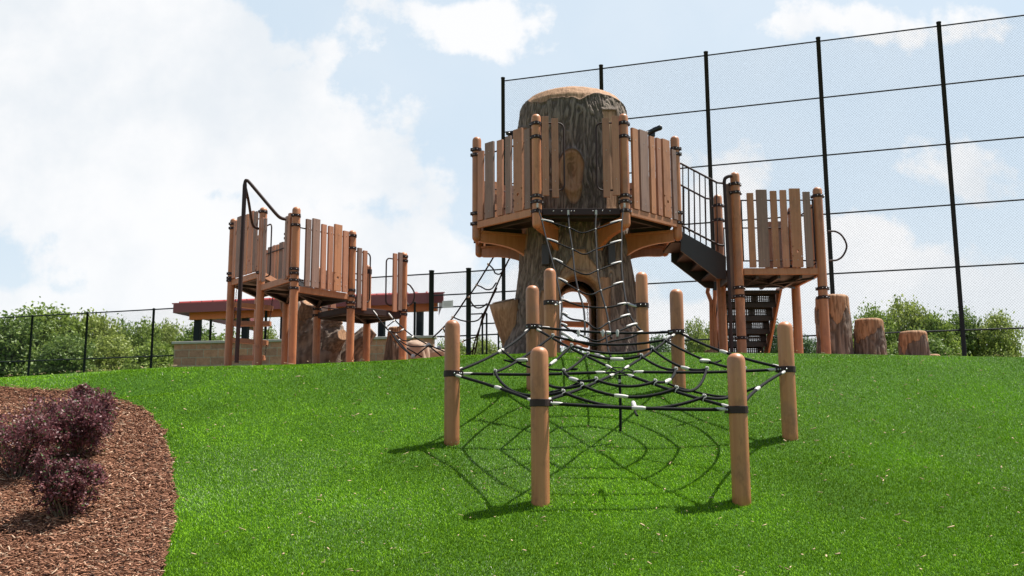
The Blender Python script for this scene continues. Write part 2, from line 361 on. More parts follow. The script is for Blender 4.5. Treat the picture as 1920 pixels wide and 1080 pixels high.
def flakes(name, X, Y, L, Wd, T, cols, mt, lift=.012, tilt=.5):
    n = len(X); Z = gz(X, Y) + lift + RNG.uniform(0, .02, n); A = RNG.uniform(0, np.pi, n); tl = RNG.uniform(-tilt, tilt, n); t2 = RNG.uniform(-tilt, tilt, n)
    ax = np.stack([np.cos(A) * np.cos(tl), np.sin(A) * np.cos(tl), np.sin(tl)], -1); ay = np.stack([-np.sin(A) * np.cos(t2), np.cos(A) * np.cos(t2), np.sin(t2)], -1)
    az = np.cross(ax, ay); c = np.stack([X, Y, Z], -1)
    V = np.stack([c + ax * (i * L / 2)[:, None] * (.75 if j * k > 0 else 1) + ay * (j * Wd / 2)[:, None] + az * (k * T / 2)[:, None] for i in (-1, 1) for j in (-1, 1) for k in (-1, 1)], 1).reshape(-1, 3)
    a = np.arange(n) * 8; q = [(0, 1, 3, 2), (4, 6, 7, 5), (0, 4, 5, 1), (2, 3, 7, 6), (0, 2, 6, 4), (1, 5, 7, 3)]
    FA = np.concatenate([np.stack([a + i for i in f], -1) for f in q]); o = rawmesh(name, V, FA, mt, np.repeat(cols, 8, 0)); o['kind'] = 'stuff'; return o
# mulch chips
n = 95000; Y = RNG.uniform(3.6, 9.8, n); X = RNG.uniform(-5.6, -1.4, n); k = in_bed(X, Y) & (X > -.58 * Y - .9); X = X[k]; Y = Y[k]; n = len(X)
t = RNG.random(n)[:, None]; cols = np.array([.15, .060, .032]) * (1 - t) + np.array([.44, .225, .135]) * t
cols = np.where(RNG.random(n)[:, None] < .12, np.array([.58, .40, .27]) * RNG.uniform(.7, 1.1, (n, 1)), cols); cols = np.where(RNG.random(n)[:, None] < .09, np.array([.05, .025, .018]), cols)
flakes('mulch_chips', X, Y, RNG.gamma(2.2, .012, n) + .008, RNG.uniform(.0025, .009, n), RNG.uniform(.002, .006, n), cols, 'chip', .014, .45)
# stray chips on the turf
n = 800; X, Y = scatter(n, 5.2, 10.6, .5); k = ~in_bed(X, Y); X = X[k]; Y = Y[k]; n = len(X)
cols = np.array([.50, .36, .22]) * RNG.uniform(.5, 1.25, (n, 1))
flakes('stray_chips', X, Y, RNG.gamma(2.0, .009, n) + .010, RNG.uniform(.005, .010, n), RNG.uniform(.002, .004, n), cols, 'chip', .026, .5)

def pix(P):
    P = np.asarray(P, float); c = P[..., 1] * math.cos(PITCH) + P[..., 2] * math.sin(PITCH); v = -P[..., 1] * math.sin(PITCH) + P[..., 2] * math.cos(PITCH)
    u = F * P[..., 0] / c; w = F * v / c
    return 959.5 + u * math.cos(ROLL) - w * math.sin(ROLL), 540 - (u * math.sin(ROLL) + w * math.cos(ROLL))
wood_like('bare_wood', (.24, .125, .055), (.42, .24, .12), (.17, .085, .038), .6, (30, 30, 1.4), .4)

# ---------------------------------------------------------------- playground parts
PR = .0645
def post(parent, x, y, z0, z1, r=PR, ballfoot=False, label=None):
    m = MB(); seg = 24; prof = []
    if ballfoot:
        for k in range(6): a = math.pi / 2 * k / 6; prof.append((r * math.sin(a), z0 + r - r * math.cos(a)))
    prof.append((r, z0 + (r if ballfoot else 0)))
    zt = z1 - r * .92
    nz = max(2, int((zt - z0) / .25))
    for k in range(1, nz + 1): prof.append((r, prof[-1][1] + (zt - z0 - (r if ballfoot else 0)) / nz))
    prof.append((r * .985, zt + .004)); 
    for k in range(1, 8): a = math.pi / 2 * k / 8; prof.append((r * .985 * math.cos(a) ** .9, zt + .004 + (r * .92 - .004) * math.sin(a)))
    vs = [(x + p[0] * math.cos(2 * math.pi * k / seg), y + p[0] * math.sin(2 * math.pi * k / seg), p[1]) for p in prof for k in range(seg)]
    n = len(prof); fs = [(i * seg + k, i * seg + (k + 1) % seg, (i + 1) * seg + (k + 1) % seg, (i + 1) * seg + k) for i in range(n - 1) for k in range(seg)]
    fs += [tuple(range((n - 1) * seg, n * seg)), tuple(range(seg))[::-1]]
    m.add(vs, fs, True); o = m.obj('post', 'post', parent)
    if label: o['label'] = label
    return o
def clamp(po, x, y, z, ang=(-90, 40, 170), r=PR, h=.05):
    m = MB(); seg = 24; R2 = r + .007
    for (za, zb, ra) in ((z - h / 2, z + h / 2, R2),):
        vs = [(x + q * math.cos(2 * math.pi * k / seg), y + q * math.sin(2 * math.pi * k / seg), zz) for (q, zz) in ((r - .004, za), (ra, za), (ra, zb), (r - .004, zb)) for k in range(seg)]
        m.add(vs, [(i * seg + k, i * seg + (k + 1) % seg, (i + 1) * seg + (k + 1) % seg, (i + 1) * seg + k) for i in range(3) for k in range(seg)], False)
    for a in ang:
        a = R_(a); d = Vector((math.cos(a), math.sin(a), 0)); t = Vector((-d.y, d.x, 0))
        m.box(Vector((x, y, z)) + d * (R2 + .010), (.026, .03, h * .9), d, t)
    b = m.use(1)
    for a in ang:
        a = R_(a); d = Vector((math.cos(a), math.sin(a), 0)); t = Vector((-d.y, d.x, 0))
        for s_ in (-.024, .024): b.ball(Vector((x, y, z)) + d * (R2 + .006) + t * s_, .0085, 8)
    return m.obj('clamp_band', ['brown_metal', 'bolt'], po, bevel=.003)
def hexbolts(m, pts, r=.011):
    m.use(1)
    for p in pts: m.ball(p, r, 8)
    return m.use(0)
def plank_mesh(c0, c1, w, th, e, nrm, hole=False):
    """c0 bottom centre, c1 top centre, w along e, thickness along nrm"""
    m = MB(); c0 = Vector(c0); c1 = Vector(c1); e = Vector(e); nrm = Vector(nrm); up = (c1 - c0); H = up.length; up.normalize()
    if not hole:
        m.box((c0 + c1) / 2, (w, th, H), e, nrm, up); return m
    hr = .021; hz = H * .20
    def P(a, b, d): return c0 + e * a + up * b + nrm * (d * th / 2)
    q = w / 2; z0 = hz - q; z1 = hz + q
    K = 16; out = []; inn = []
    for k in range(K):
        t = 2 * math.pi * k / K + math.pi / K; cx_, sx_ = math.cos(t), math.sin(t); s_ = 1 / max(abs(cx_), abs(sx_))
        out.append((q * cx_ * s_, hz + q * sx_ * s_)); inn.append((hr * cx_, hz + hr * sx_))
    for d in (-1, 1):
        vs = [P(a, b, d) for a, b in out + inn]; f = [(k, (k + 1) % K, K + (k + 1) % K, K + k) for k in range(K)]
        m.add(vs, [x if d < 0 else x[::-1] for x in f])
    vs = [P(a, b, -1) for a, b in inn] + [P(a, b, 1) for a, b in inn]; m.add(vs, [(k, (k + 1) % K, K + (k + 1) % K, K + k) for k in range(K)])
    for (a, b) in ((0, z0), (z1, H)):
        m.box(c0 + up * ((a + b) / 2), (w, th, b - a), e, nrm, up)
    for s_ in (-1, 1):
        vs = [P(s_ * q, z0, -1), P(s_ * q, z0, 1), P(s_ * q, z1, 1), P(s_ * q, z1, -1)]; m.add(vs, [(0, 1, 2, 3)])
    return m
PK = {'t': 'plank_tan', 'o': 'plank_orange', 'g': 'plank_grey'}
STD = [(.128, .205, 0), (.237, .365, .04), (.41, .487, .03), (.526, .603, .03), (.641, .769, .045), (.808, .891, .01)]
def panel(parent, A, B, zb, zt, cols, out, spans=None, hole=None, off=.045, rails=True, lab=None):
    """plank barrier from post centre A to post centre B (xy); cols gives plank colours"""
    A = Vector((A[0], A[1], 0)); B = Vector((B[0], B[1], 0)); e = (B - A); L = e.length; e.normalize(); nrm = Vector((out[0], out[1], 0)).normalized()
    nrm = (nrm - e * nrm.dot(e)).normalized(); m = MB()
    if rails:
        zl, zh = Vector((0, 0, zb + .10)), Vector((0, 0, zt - .13))
        m.tube([A + e * .075 + zl, B - e * .075 + zl, B - e * .075 + zh, A + e * .075 + zh], .0135, 8, closed=True)
    fr = m.obj('barrier_panel', 'brown_metal', parent)
    for i, ((a, b, dz), c) in enumerate(zip(spans or STD, cols)):
        cc = A + e * ((a + b) / 2 * L) + nrm * off
        jz = random.uniform(-.012, .012); tl = random.uniform(-.004, .004)
        mm = plank_mesh(cc + Vector((0, 0, zb)), cc + e * tl + Vector((0, 0, zt + dz - .03 + jz)), (b - a) * L, .038, e, nrm, hole == i)
        hexbolts(mm, [cc + nrm * .02 + Vector((0, 0, z)) for z in (zb + .10, zt - .13)], .006)
        p = mm.obj('plank', [PK[c], 'bolt'], fr, bevel=.005)
        p['label'] = {'g': 'grey-brown plank', 't': 'tan plank', 'o': 'orange-tan plank'}[c] + (' with a round hole' if hole == i else '')
    return fr
def arc(c, r, a0, a1, u, v, n=8):
    c = Vector(c); u = Vector(u); v = Vector(v)
    return [c + u * (r * math.cos(R_(a0 + (a1 - a0) * k / n))) + v * (r * math.sin(R_(a0 + (a1 - a0) * k / n))) for k in range(n + 1)]
def smoothpts(pts, k=6):
    """Catmull-Rom through points"""
    pts = [Vector(p) for p in pts]
    if len(pts) < 3: return pts
    P = [pts[0] * 2 - pts[1]] + pts + [pts[-1] * 2 - pts[-2]]; out = []
    for i in range(1, len(P) - 2):
        for j in range(k):
            t = j / k; a, b, c, d = P[i - 1], P[i], P[i + 1], P[i + 2]
            out.append(.5 * ((2 * b) + (c - a) * t + (2 * a - 5 * b + 4 * c - d) * t * t + (3 * b - a - 3 * c + d) * t ** 3))
    return out + [pts[-1]]
def rope(parent, pts, r=.0095, name='rope', smooth=True):
    return MB().tube(smoothpts(pts) if smooth else pts, r, 8).obj(name, 'rope', parent)
def sleeve(parent, a, b, r=.018):
    r *= .84
    a = Vector(a); b = Vector(b); return MB().tube([a, a.lerp(b, .06), a.lerp(b, .25), a.lerp(b, .7), a.lerp(b, .94), b], [r * .45, r * .8, r, r * .95, r * .7, r * .4], 10).obj('rope_sleeve', 'sleeve', parent)
def clip(parent, p, r=.013):
    p = Vector(p); m = MB(); m.tube(smoothpts([p + Vector((-.006, 0, .022)), p + Vector((.012, -.008, .016)), p + Vector((.014, -.012, 0)), p + Vector((0, -.014, -.008)), p + Vector((-.008, -.012, -.028)), p + Vector((.002, 0, -.034))], 4), .0048, 6)
    m.ball(p + Vector((0, 0, .012)), .012, 8); return m.obj('rope_clip', 'sleeve', parent)
def sag(a, b, s, n=10, push=(0, 0, 0)):
    a = Vector(a); b = Vector(b); push = Vector(push)
    return [a.lerp(b, k / n) + (Vector((0, 0, -s)) + push) * (4 * (k / n) * (1 - k / n)) for k in range(n + 1)]

# ---- web climber
CX, CY, RW = .8955, 8.077, 1.40
web = thing('web_climber', 'black rope spider web net strung between six brown round-topped posts on the turf slope', 'rope climber', (CX, CY, 0))
order = [-2, -1, 0, 1, 2, 3]  # front-left, front-right, right, back-right, back-left, left
tops = {-2: 650, -1: 662, 0: 603, 1: 542, 2: 535, 3: 600}; bands = {-2: 755, -1: 768, 0: 692, 1: 622, 2: 612, 3: 700}
wp = {}; wposts = {}
for i in order:
    a = -.0027 + i * math.pi / 3; x = CX + RW * math.cos(a); y = CY + RW * math.sin(a)
    px, _ = pix(np.array([x, y, .5])); zt = W(px, tops[i], y).z; zb = W(px, bands[i], y - .06).z
    po = post(web, x, y, gzf(x, y) - .25, zt, label={-2: 'front left post of the web', -1: 'front right post of the web', 0: 'right post of the web', 1: 'rear right post of the web', 2: 'rear left post of the web', 3: 'left post of the web'}[i])
    ad = math.degrees(math.atan2(CY - y, CX - x)); clamp(po, x, y, zb, (ad - 55, ad, ad + 55), h=.052); wp[i] = (Vector((x, y, zb)), ad); wposts[i] = po
hub = Vector((CX, CY, W(1163, 698, CY).z))
inward = {i: (hub - wp[i][0]).normalized() for i in order}
spoke_pt = lambda i, f: hub.lerp(wp[i][0], f)
seq = order
# spokes
for i in order:
    s0 = wp[i][0] + inward[i] * .085; s1 = hub - inward[i] * .14
    r_ = rope(web, [s0, s0.lerp(s1, .5) + Vector((0, 0, -.012)), s1], .0125, 'spoke_rope')
    sleeve(r_, wp[i][0] + inward[i] * .075, wp[i][0] + inward[i] * .185, .016); sleeve(r_, hub - inward[i] * .21, hub - inward[i] * .115, .016)
# centre star
m = MB(); hp = [hub - inward[i] * .14 for i in order]
for k in range(6):
    m.tube([hp[k], hp[(k + 1) % 6]], .0055, 6); m.tube([hp[k], hub], .007, 6)
m.ball(hub, .016, 8); m.obj('centre_star', 'rope', web)
# edge ropes and ring ropes
for k in range(6):
    i, j = seq[k], seq[(k + 1) % 6]; a = wp[i][0]; b = wp[j][0]; d = (b - a).normalized(); mid = (a + b) / 2; inn = (hub - mid).normalized()
    p = sag(a + d * .08, b - d * .08, .012, 12, inn * (.0 if k == 0 else .055)); er = rope(web, p, .0125, 'edge_rope')
    sleeve(er, a + d * .07, a + d * .17, .016); sleeve(er, b - d * .07, b - d * .17, .016)
    mp_ = p[6]; sleeve(er, mp_ - d * .055, mp_ + d * .055, .021)
    for f, sg, nm in ((.745, 0, 0), (.52, .075, 1), (.335, .045, 2)):
        q0 = spoke_pt(i, f) + Vector((0, 0, .014)); q1 = spoke_pt(j, f) + Vector((0, 0, .014))
        if nm == 0:
            pts = sag(q0, q1, .085, 12, -inn * .08)
        else: pts = sag(q0, q1, sg + random.uniform(-.01, .012), 12, -inn * .03)
        rr = rope(web, pts, .0118, 'ring_rope', smooth=False)
        clip(rr, q0)
        if nm == 2 and k in (1, 3, 5): sleeve(rr, pts[5] - d * .06, pts[7], .021)
        if nm == 1 and k in (0, 2, 4): sleeve(rr, pts[4], pts[6], .019)
# link ropes, ring to edge
for k in (0, 2, 4):
    i, j = seq[k], seq[(k + 1) % 6]; a = wp[i][0]; b = wp[j][0]; mid = (a + b) / 2; inn = (hub - mid).normalized()
    q = mid + inn * .34 + Vector((0, 0, -.055)); lr = rope(web, [q, mid + inn * .2 + Vector((0, 0, -.09)), mid + inn * .09 + Vector((0, 0, -.085))], .0085, 'link_rope'); sleeve(lr, q + Vector((0, 0, .01)), q.lerp(mid, .35) + Vector((0, 0, -.03)), .022)
for k in (1, 3, 4, 5):
    i, j = seq[k], seq[(k + 1) % 6]; a = wp[i][0]; b = wp[j][0]; mid = (a + b) / 2; inn = (hub - mid).normalized()
    rope(web, [mid + inn * .06, mid + inn * .30 + Vector((0, 0, -.10)), mid + inn * .62 + Vector((0, 0, -.085)), mid + inn * .84 + Vector((0, 0, -.04))], .0095, 'link_rope')
# centre drop rope
dr = rope(web, [hub + Vector((0, 0, -.02)), Vector((hub.x + .002, hub.y, hub.z - .25)), W(1163, 809, CY)], .012, 'drop_rope'); sleeve(dr, hub + Vector((0, 0, -.05)), hub + Vector((0, 0, -.10)), .015)

# ---- climbing net from web to tree deck, with its two side posts
net = thing('climbing_net', 'steep black rope net with grey rungs rising from the web to the tree deck', 'climbing net', (1.0, 10.2, gzf(1.0, 10.2)))
def netY(py): return float(np.interp(py, [385, 440, 500, 570, 625, 680], [12.58, 12.0, 11.25, 10.25, 9.45, 8.9]))
def NP(px, py): return W(px, py, netY(py))
for (px, top, by_, bnd, lab) in ((1028, 503, 667, 568, 'left side post of the climbing net'), (1204, 510, 667, 573, 'right side post of the climbing net')):
    Yp = 10.22; b_ = W(px + (4 if px < 1100 else 2), by_, Yp); x = b_.x
    po = post(net, x, Yp, gzf(x, Yp) - .3, W(px, top, Yp).z, label=lab); clamp(po, x, Yp, W(px, bnd, Yp).z, (-90, -10 if px < 1100 else 190, 90))
V = [[(1007, 388), (1015, 412), (1023, 445), (1035, 490), (1045, 530), (1052, 567), (1052, 590), (1050, 612), (1050, 632)],
     [(1065, 402), (1067, 428), (1073, 468), (1077, 510), (1084, 545), (1093, 575), (1096, 603), (1096, 632)],
     [(1117, 402), (1116, 430), (1118, 468), (1120, 507), (1126, 545), (1135, 577), (1141, 605), (1146, 634)],
     [(1169, 388), (1166, 413), (1165, 450), (1165, 492), (1168, 530), (1174, 568), (1180, 590), (1194, 612), (1208, 625)]]
for v in V:
    vr = rope(net, [NP(*q) for q in v], .0105, 'side_rope' if v in (V[0], V[3]) else 'vertical_rope')
    if v in (V[1], V[2]):
        a = NP(*v[0]); MB().box(a + Vector((0, -.01, .02)), (.026, .02, .07)).obj('rope_shackle', 'sleeve', vr, bevel=.003)
    else: a = NP(*v[0]); MB().box(a + Vector((0, -.09, .0)), (.026, .015, .06)).obj('rope_shackle', 'sleeve', vr, bevel=.003)
RG = [((1014, 412), (1067, 428), (1090, 437), (1116, 430), (1166, 413)), ((1024, 448), (1073, 468), (1095, 477), (1117, 468), (1165, 451)),
      ((1036, 485), (1077, 508), (1100, 515), (1120, 507), (1165, 491)), ((1046, 522), (1084, 545), (1106, 553), (1126, 545), (1168, 529)),
      ((1052, 562), (1075, 570), (1094, 575), (1135, 577), (1174, 569)), ((1053, 587), (1070, 598), (1096, 603), (1118, 617), (1141, 605), (1181, 590)),
      ((1051, 607), (1070, 620), (1096, 632), (1120, 640), (1150, 625), (1194, 607)), ((1052, 625), (1075, 637), (1110, 648), (1146, 640), (1180, 633), (1205, 622))]
for rg in RG:
    pts = [NP(*q) + Vector((0, -.012, 0)) for q in rg]; rr = rope(net, pts, .0095, 'rung_rope')
    sp_ = smoothpts(pts)
    sleeve(rr, sp_[0], sp_[0].lerp(sp_[-1], .105) + (sp_[3] - sp_[0].lerp(sp_[-1], .1)) * .6, .019); sleeve(rr, sp_[-1], sp_[-1].lerp(sp_[0], .105) + (sp_[-4] - sp_[-1].lerp(sp_[0], .1)) * .6, .019)
    for q in rg[1:-1]:
        if any(q in v for v in V): MB().ball(NP(*q) + Vector((0, -.014, 0)), .012, 8).obj('rope_clip', 'sleeve', rr)
for a, b in (((1052, 567), (1040, 572)), ((1174, 568), (1193, 575))):
    sleeve(net, NP(*a), W(*b, 10.16), .016)
for a, b in (((1053, 623), (1075, 637)), ((1080, 648), (1104, 660)), ((1115, 663), (1140, 675))): sleeve(net, W(*a, 9.1), W(*b, 8.95), .019)
for a in ((1084, 622), (1130, 622), (1157, 622)): MB().tube([W(a[0], a[1] - 4, 9.22), W(a[0], a[1], 9.22), W(a[0], a[1] + 9, 9.22)], [.009, .018, .010], 10).obj('rope_knot', 'sleeve', net)

# ---- octagonal deck around the trunk
OX, OY, s_ = .935, 14.09, 1.19; h1 = s_ / 2; h2 = s_ * 1.2071
oct_ = [(OX + a, OY + b) for a, b in ((-h1, -h2), (h1, -h2), (h2, -h1), (h2, h1), (h1, h2), (-h1, h2), (-h2, h1), (-h2, -h1))]
ZD = 3.075
deck = thing('octagonal_tree_deck', 'raised octagonal deck with plank barriers wrapped round the big artificial tree trunk', 'play platform', (OX, OY, 2.9))
tops8 = [4.42, 4.42, None, None, None, None, None, None]
Zside = W(897, 257, OY - h1).z
posts8 = []
for k, (x, y) in enumerate(oct_):
    zt = 4.40 if k in (0, 1) else (Zside if k in (2, 7) else 4.05)
    po = post(deck, x, y, 2.80, zt, ballfoot=True); posts8.append(po)
    for z in ((ZD - .04, ZD + .09, ZD + .17, zt - .14, zt - .33) if k in (0, 1) else (ZD - .02, ZD + .13, zt - .20, zt - .28)):
        clamp(po, x, y, z, (-90, 20, 160) if k < 2 else (-100, math.degrees(math.atan2(y - OY, x - OX))))
# deck floor ring around the trunk and its frame
m = MB(); n = 8; inner = [(OX + .86 * math.cos(R_(247.5 + 45 * k - .0)), OY + .86 * math.sin(R_(247.5 + 45 * k))) for k in range(8)]
sh = lambda p, f: (OX + (p[0] - OX) * f, OY + (p[1] - OY) * f)
for z in (ZD - .035, ZD):
    vs = [(*sh(p, .965), z) for p in oct_] + [(*p, z) for p in inner]; m.add(vs, [(k, (k + 1) % 8, 8 + (k + 1) % 8, 8 + k) for k in range(8)])
for k in range(8):
    m.beam((*sh(oct_[k], .9), ZD - .07), (*sh(oct_[(k + 1) % 8], .9), ZD - .07), .04, .06); m.beam((*sh(oct_[k], .93), ZD - .08), (*inner[k], ZD - .08), .04, .07)
m.obj('deck_floor', 'deck_metal', deck)
for k in range(8):
    a = Vector((*oct_[k], ZD - .045)); b = Vector((*oct_[(k + 1) % 8], ZD - .045)); d = (b - a).normalized(); o_n = Vector((*(((a + b) / 2).xy - Vector((OX, OY))), 0)).normalized()
    if k == 0:
        e = MB().beam(a + d * .075, b - d * .075, .05, .085)
        hexbolts(e, [a + d * t + Vector((0, -.03, .005)) for t in (.22, .33, .46, .50, .75, .88, .98)], .010).obj('deck_edge', ['brown_metal', 'bolt'], deck, bevel=.004)
    else: MB().beam(a + d * .06 + o_n * .03, b - d * .06 + o_n * .03, .045, .10).obj('deck_edge', 'plank_orange', deck, bevel=.006)
# curved brackets from trunk to posts
for k, (x, y) in enumerate(oct_):
    d = Vector((x - OX, y - OY, 0)); L = d.length; d.normalize(); t = Vector((-d.y, d.x, 0)); r0 = .74; poly = [(r0, 2.96), (L - .05, 2.96), (L - .05, 2.80)]
    for q in range(0, 9): a = R_(90 * q / 8); poly.append((L - .16 - (L - .16 - r0) * math.sin(a), 2.52 + .27 * math.cos(a) if q else 2.79))
    pts = [Vector((OX, OY, 0)) + d * a + Vector((0, 0, b)) - t * .035 for a, b in poly]
    m = MB().prism(pts, t * .07); m.beam(Vector((OX, OY, 2.945)) + d * .8, Vector((OX, OY, 2.945)) + d * (L - .05), .12, .03)
    m.obj('curved_bracket', 'bracket', deck, bevel=.004)
out = lambda k: (oct_[k][0] + oct_[(k + 1) % 8][0] - 2 * OX, oct_[k][1] + oct_[(k + 1) % 8][1] - 2 * OY)
ZB = ZD + .01; ZT = 4.18
panel(deck, oct_[7], oct_[0], ZB, ZT, 'tgtgog', out(7), spans=[(.07, .16, -.05), (.20, .34, .05), (.40, .49, .02), (.545, .63, .04), (.68, .82, .09), (.86, .945, .05)], hole=4)
panel(deck, oct_[1], oct_[2], ZB, ZT, 'ogotog', out(1), spans=[(.10, .20, .08), (.235, .385, .09), (.43, .515, .05), (.56, .64, .05), (.68, .82, .07), (.865, .945, -.03)], hole=4)
for k in (6, 3): panel(deck, oct_[k], oct_[(k + 1) % 8], ZB, ZT - .06, 'gtgtog', out(k))
for k in (4, 5): panel(deck, oct_[k], oct_[(k + 1) % 8], ZB, ZT - .1, 'tgttog', out(k))
for sx_, A in ((1, oct_[0]), (-1, oct_[1])):
    f = MB(); e = Vector((sx_, 0, 0)); yb = A[1] - .045
    xl = A[0] + sx_ * .365
    loop = [(A[0] + sx_ * .07, 4.27), (A[0] + sx_ * .30, 4.27)] + [(A[0] + sx_ * (.30 + .075 * math.sin(R_(t))), 4.195 + .075 * math.cos(R_(t))) for t in (30, 60, 90)] + [(A[0] + sx_ * .375, 3.40)] + [(A[0] + sx_ * (.30 + .075 * math.cos(R_(t))), 3.40 - .075 * math.sin(R_(t))) for t in (30, 60, 90)] + [(A[0] + sx_ * .07, 3.325)]
    fr = f.tube([(x, A[1] - .01, z) for x, z in loop], .0125, 8).obj('grab_rail_panel', 'brown_metal', deck)
    for (a, b, z0, z1) in ((.075, .165, 3.24, 4.345), (.205, .295, 3.215, 4.315)):
        xx = A[0] + sx_ * (a + b) / 2; p = plank_mesh((xx, yb - .02, z0), (xx, yb - .02, z1), b - a, .038, (1, 0, 0), (0, -1, 0)); hexbolts(p, [(xx, yb - .042, z) for z in (z0 + .22, z1 - .45)], .006).obj('plank', ['plank_tan', 'bolt'], fr, bevel=.005)

# ---------------------------------------------------------------- hollow artificial trunk
TX, TY = .935, 14.09
zb_ = gzf(TX, TY) - .2
TZ = [zb_, 1.2, 1.6, 2.15, 2.6, 3.1, 4.1, 4.6, 4.78, 4.95, 5.07, 5.15, 5.19, 5.20]
TR = [1.12, 1.02, .92, .87, .825, .80, .805, .825, .82, .79, .70, .52, .27, .01]
xl = W(1049, 600, 13.2).x; xr = W(1121, 600, 13.2).x; zarch = W(1085, 521, 13.2).z; hw = (xr - xl) / 2; xc = (xl + xr) / 2; zs = zarch - hw
bl_ = W(1044, 600, 15.0).x; br_ = W(1105, 600, 15.0).x; zback = W(1075, 547, 15.0).z; bhw = (br_ - bl_) / 2; bxc = (bl_ + br_) / 2
def trunk_surface(k, nth, nz, outer=True):
    th = np.linspace(0, 2 * np.pi, nth, endpoint=False); q = np.linspace(0, 1, nz)
    lin = np.interp(q, np.linspace(0, 1, 200), np.interp(np.linspace(0, 1, 200), [0, .82, 1], [0, .86, 1]))
    # arc-length-ish sampling of the profile
    L = np.concatenate([[0], np.cumsum(np.hypot(np.diff(TZ), np.diff(TR)))]); ll = q * L[-1]; z = np.interp(ll, L, TZ); r = np.interp(ll, L, TR)
    ker = np.ones(5) / 5; r = np.convolve(np.pad(r, 2, 'edge'), ker, 'valid'); z = np.convolve(np.pad(z, 2, 'edge'), ker, 'valid')
    T, Zq = np.meshgrid(th, z); Rq = np.repeat(r[:, None], nth, 1) * k
    low = np.clip((2.6 - Zq) / 1.5, 0, 1); Rq = Rq * (1 + .10 * low * np.cos(5 * T + 1.2) + .05 * low * np.cos(9 * T))
    X = TX + Rq * np.cos(T); Y = TY + Rq * np.sin(T); wood = np.zeros_like(X); ridge = np.zeros_like(X)
    if outer:
        P = np.stack([X, Y, Zq], -1); wr = fbm(P * [3, 3, 1.2], 3, 3) - .45
        rd = fbm(np.stack([np.cos(T) * 24 + wr * 11, np.sin(T) * 24 + wr * 9, Zq * 4.2 + wr * 7], -1), 8, 4); rd2 = np.abs(rd - .47) * 2
        cr = np.clip(1 - rd2 * 3.2, 0, 1); ridge = 1 - cr
        px, py = pix(P); fr = (Y < TY + .2)
        nz1 = (fbm(P * 4, 17, 3) - .45) * 26
        def sm(d): return np.clip(.5 + d / 7.0, 0, 1)
        wood = np.maximum(wood, sm((Zq - 4.91) * 130 + nz1 + 9 * np.sin(T * 3 + 1)))
        def ell(cx, cy, rx, ry): return sm((1 - np.hypot((px - cx) / rx, (py - cy) / ry)) * min(rx, ry) + nz1 * .28) * fr
        knot = np.maximum(ell(1070, 318, 25, 38), np.clip(ell(1075, 352, 15, 34), 0, 1))
        wood = np.maximum(wood, knot)
        wood = np.maximum(wood, sm(np.minimum(12 + nz1 * .3 - np.abs(px - 1141 - (py - 220) * .04), np.minimum(py - 206, 395 - py) * .5)) * fr)
        wood = np.maximum(wood, sm(np.minimum(9 + nz1 * .3 - np.abs(px - 981), np.minimum(py - 240, 470 - py) * .5)) * fr)
        wood = np.maximum(wood, sm(np.minimum(np.clip(8 + (py - 466) * .62, 0, 36) + nz1 * .5 - np.abs(px - 1088), np.minimum(py - 468, 620 - py) * .5)) * fr)
        wood = np.maximum(wood, sm(np.minimum((py - 480) * .22 + nz1 * .3 - np.abs(px - 1032) + 2, (py - 545) * .5)) * fr * (px < 1085))
        wood = np.maximum(wood, sm(12 - np.abs(px - 1131) + nz1 * .3) * fr * (py > 520))
        # lumps, knot rim
        kd = np.hypot((px - 1073) / 21, (py - 322) / 36); Rq = Rq + fr * (.045 * np.exp(-((kd - 1.05) / .22) ** 2) - .05 * np.exp(-(np.hypot((px - 1071) / 7, (py - 322) / 17)) ** 2))
        ringp = .5 + .5 * np.sin(kd * 12 + (fbm(P * 7, 77, 3) - .45) * 14); grain = np.clip(np.abs(fbm(np.stack([np.cos(T) * 26, np.sin(T) * 26, Zq * .9], -1), 41, 3) - .47) * 9 + .25, 0, 1)
        core = np.exp(-(np.hypot((px - 1070) / 9, (py - 316) / 18)) ** 2); wr_ = np.where((kd < 1.3) & fr, np.clip(.25 + .45 * ringp + .3 * grain - .6 * core, 0, 1), grain); ridge = ridge * (1 - wood) + wr_ * wood
        rim = np.exp(-((wood - .5) / .28) ** 2) * .018
        Rq = Rq + (1 - wood) * (ridge - .5) * .020 + wood * (fbm(P * [12, 12, 1.3], 4, 3) - .5) * .03 + rim * (wood < .6) + .04 * (fbm(P * 1.5, 6, 2) - .4)
        X = TX + Rq * np.cos(T); Y = TY + Rq * np.sin(T)
    V = np.stack([X, Y, Zq], -1).reshape(-1, 3); i, j = np.meshgrid(np.arange(nz - 1), np.arange(nth), indexing='ij')
    FA = np.stack([i * nth + j, i * nth + (j + 1) % nth, (i + 1) * nth + (j + 1) % nth, (i + 1) * nth + j], -1).reshape(-1, 4); c = V[FA].mean(1)
    def in_arch(x, z, cx, w, zt): return (np.abs(x - cx) < w) & ((z < zt - w) | (np.hypot(x - cx, z - (zt - w)) < w))
    holes = (in_arch(c[:, 0], c[:, 2], xc, hw + .02, zarch + .02) & (c[:, 1] < TY)) | (in_arch(c[:, 0], c[:, 2], bxc, bhw, zback) & (c[:, 1] > TY))
    return V, FA[~holes], wood.ravel(), ridge.ravel()
tr = thing('giant_hollow_tree', 'giant hollow artificial tree stump with dark bark, bare tan top and arched doorway', 'artificial tree', (TX, TY, gzf(TX, TY)))
V_, F_, w_, r_ = trunk_surface(1.0, 720, 460)
o = rawmesh('trunk', V_, F_, 'bark', smooth=True, attr={'wood': w_, 'ridge': r_}); o.parent = tr; o.matrix_parent_inverse = Matrix.Translation(-tr.location)
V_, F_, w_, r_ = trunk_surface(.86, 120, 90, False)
o = rawmesh('inner_wall', V_, F_, 'deck_metal', smooth=True); o.parent = tr; o.matrix_parent_inverse = Matrix.Translation(-tr.location)
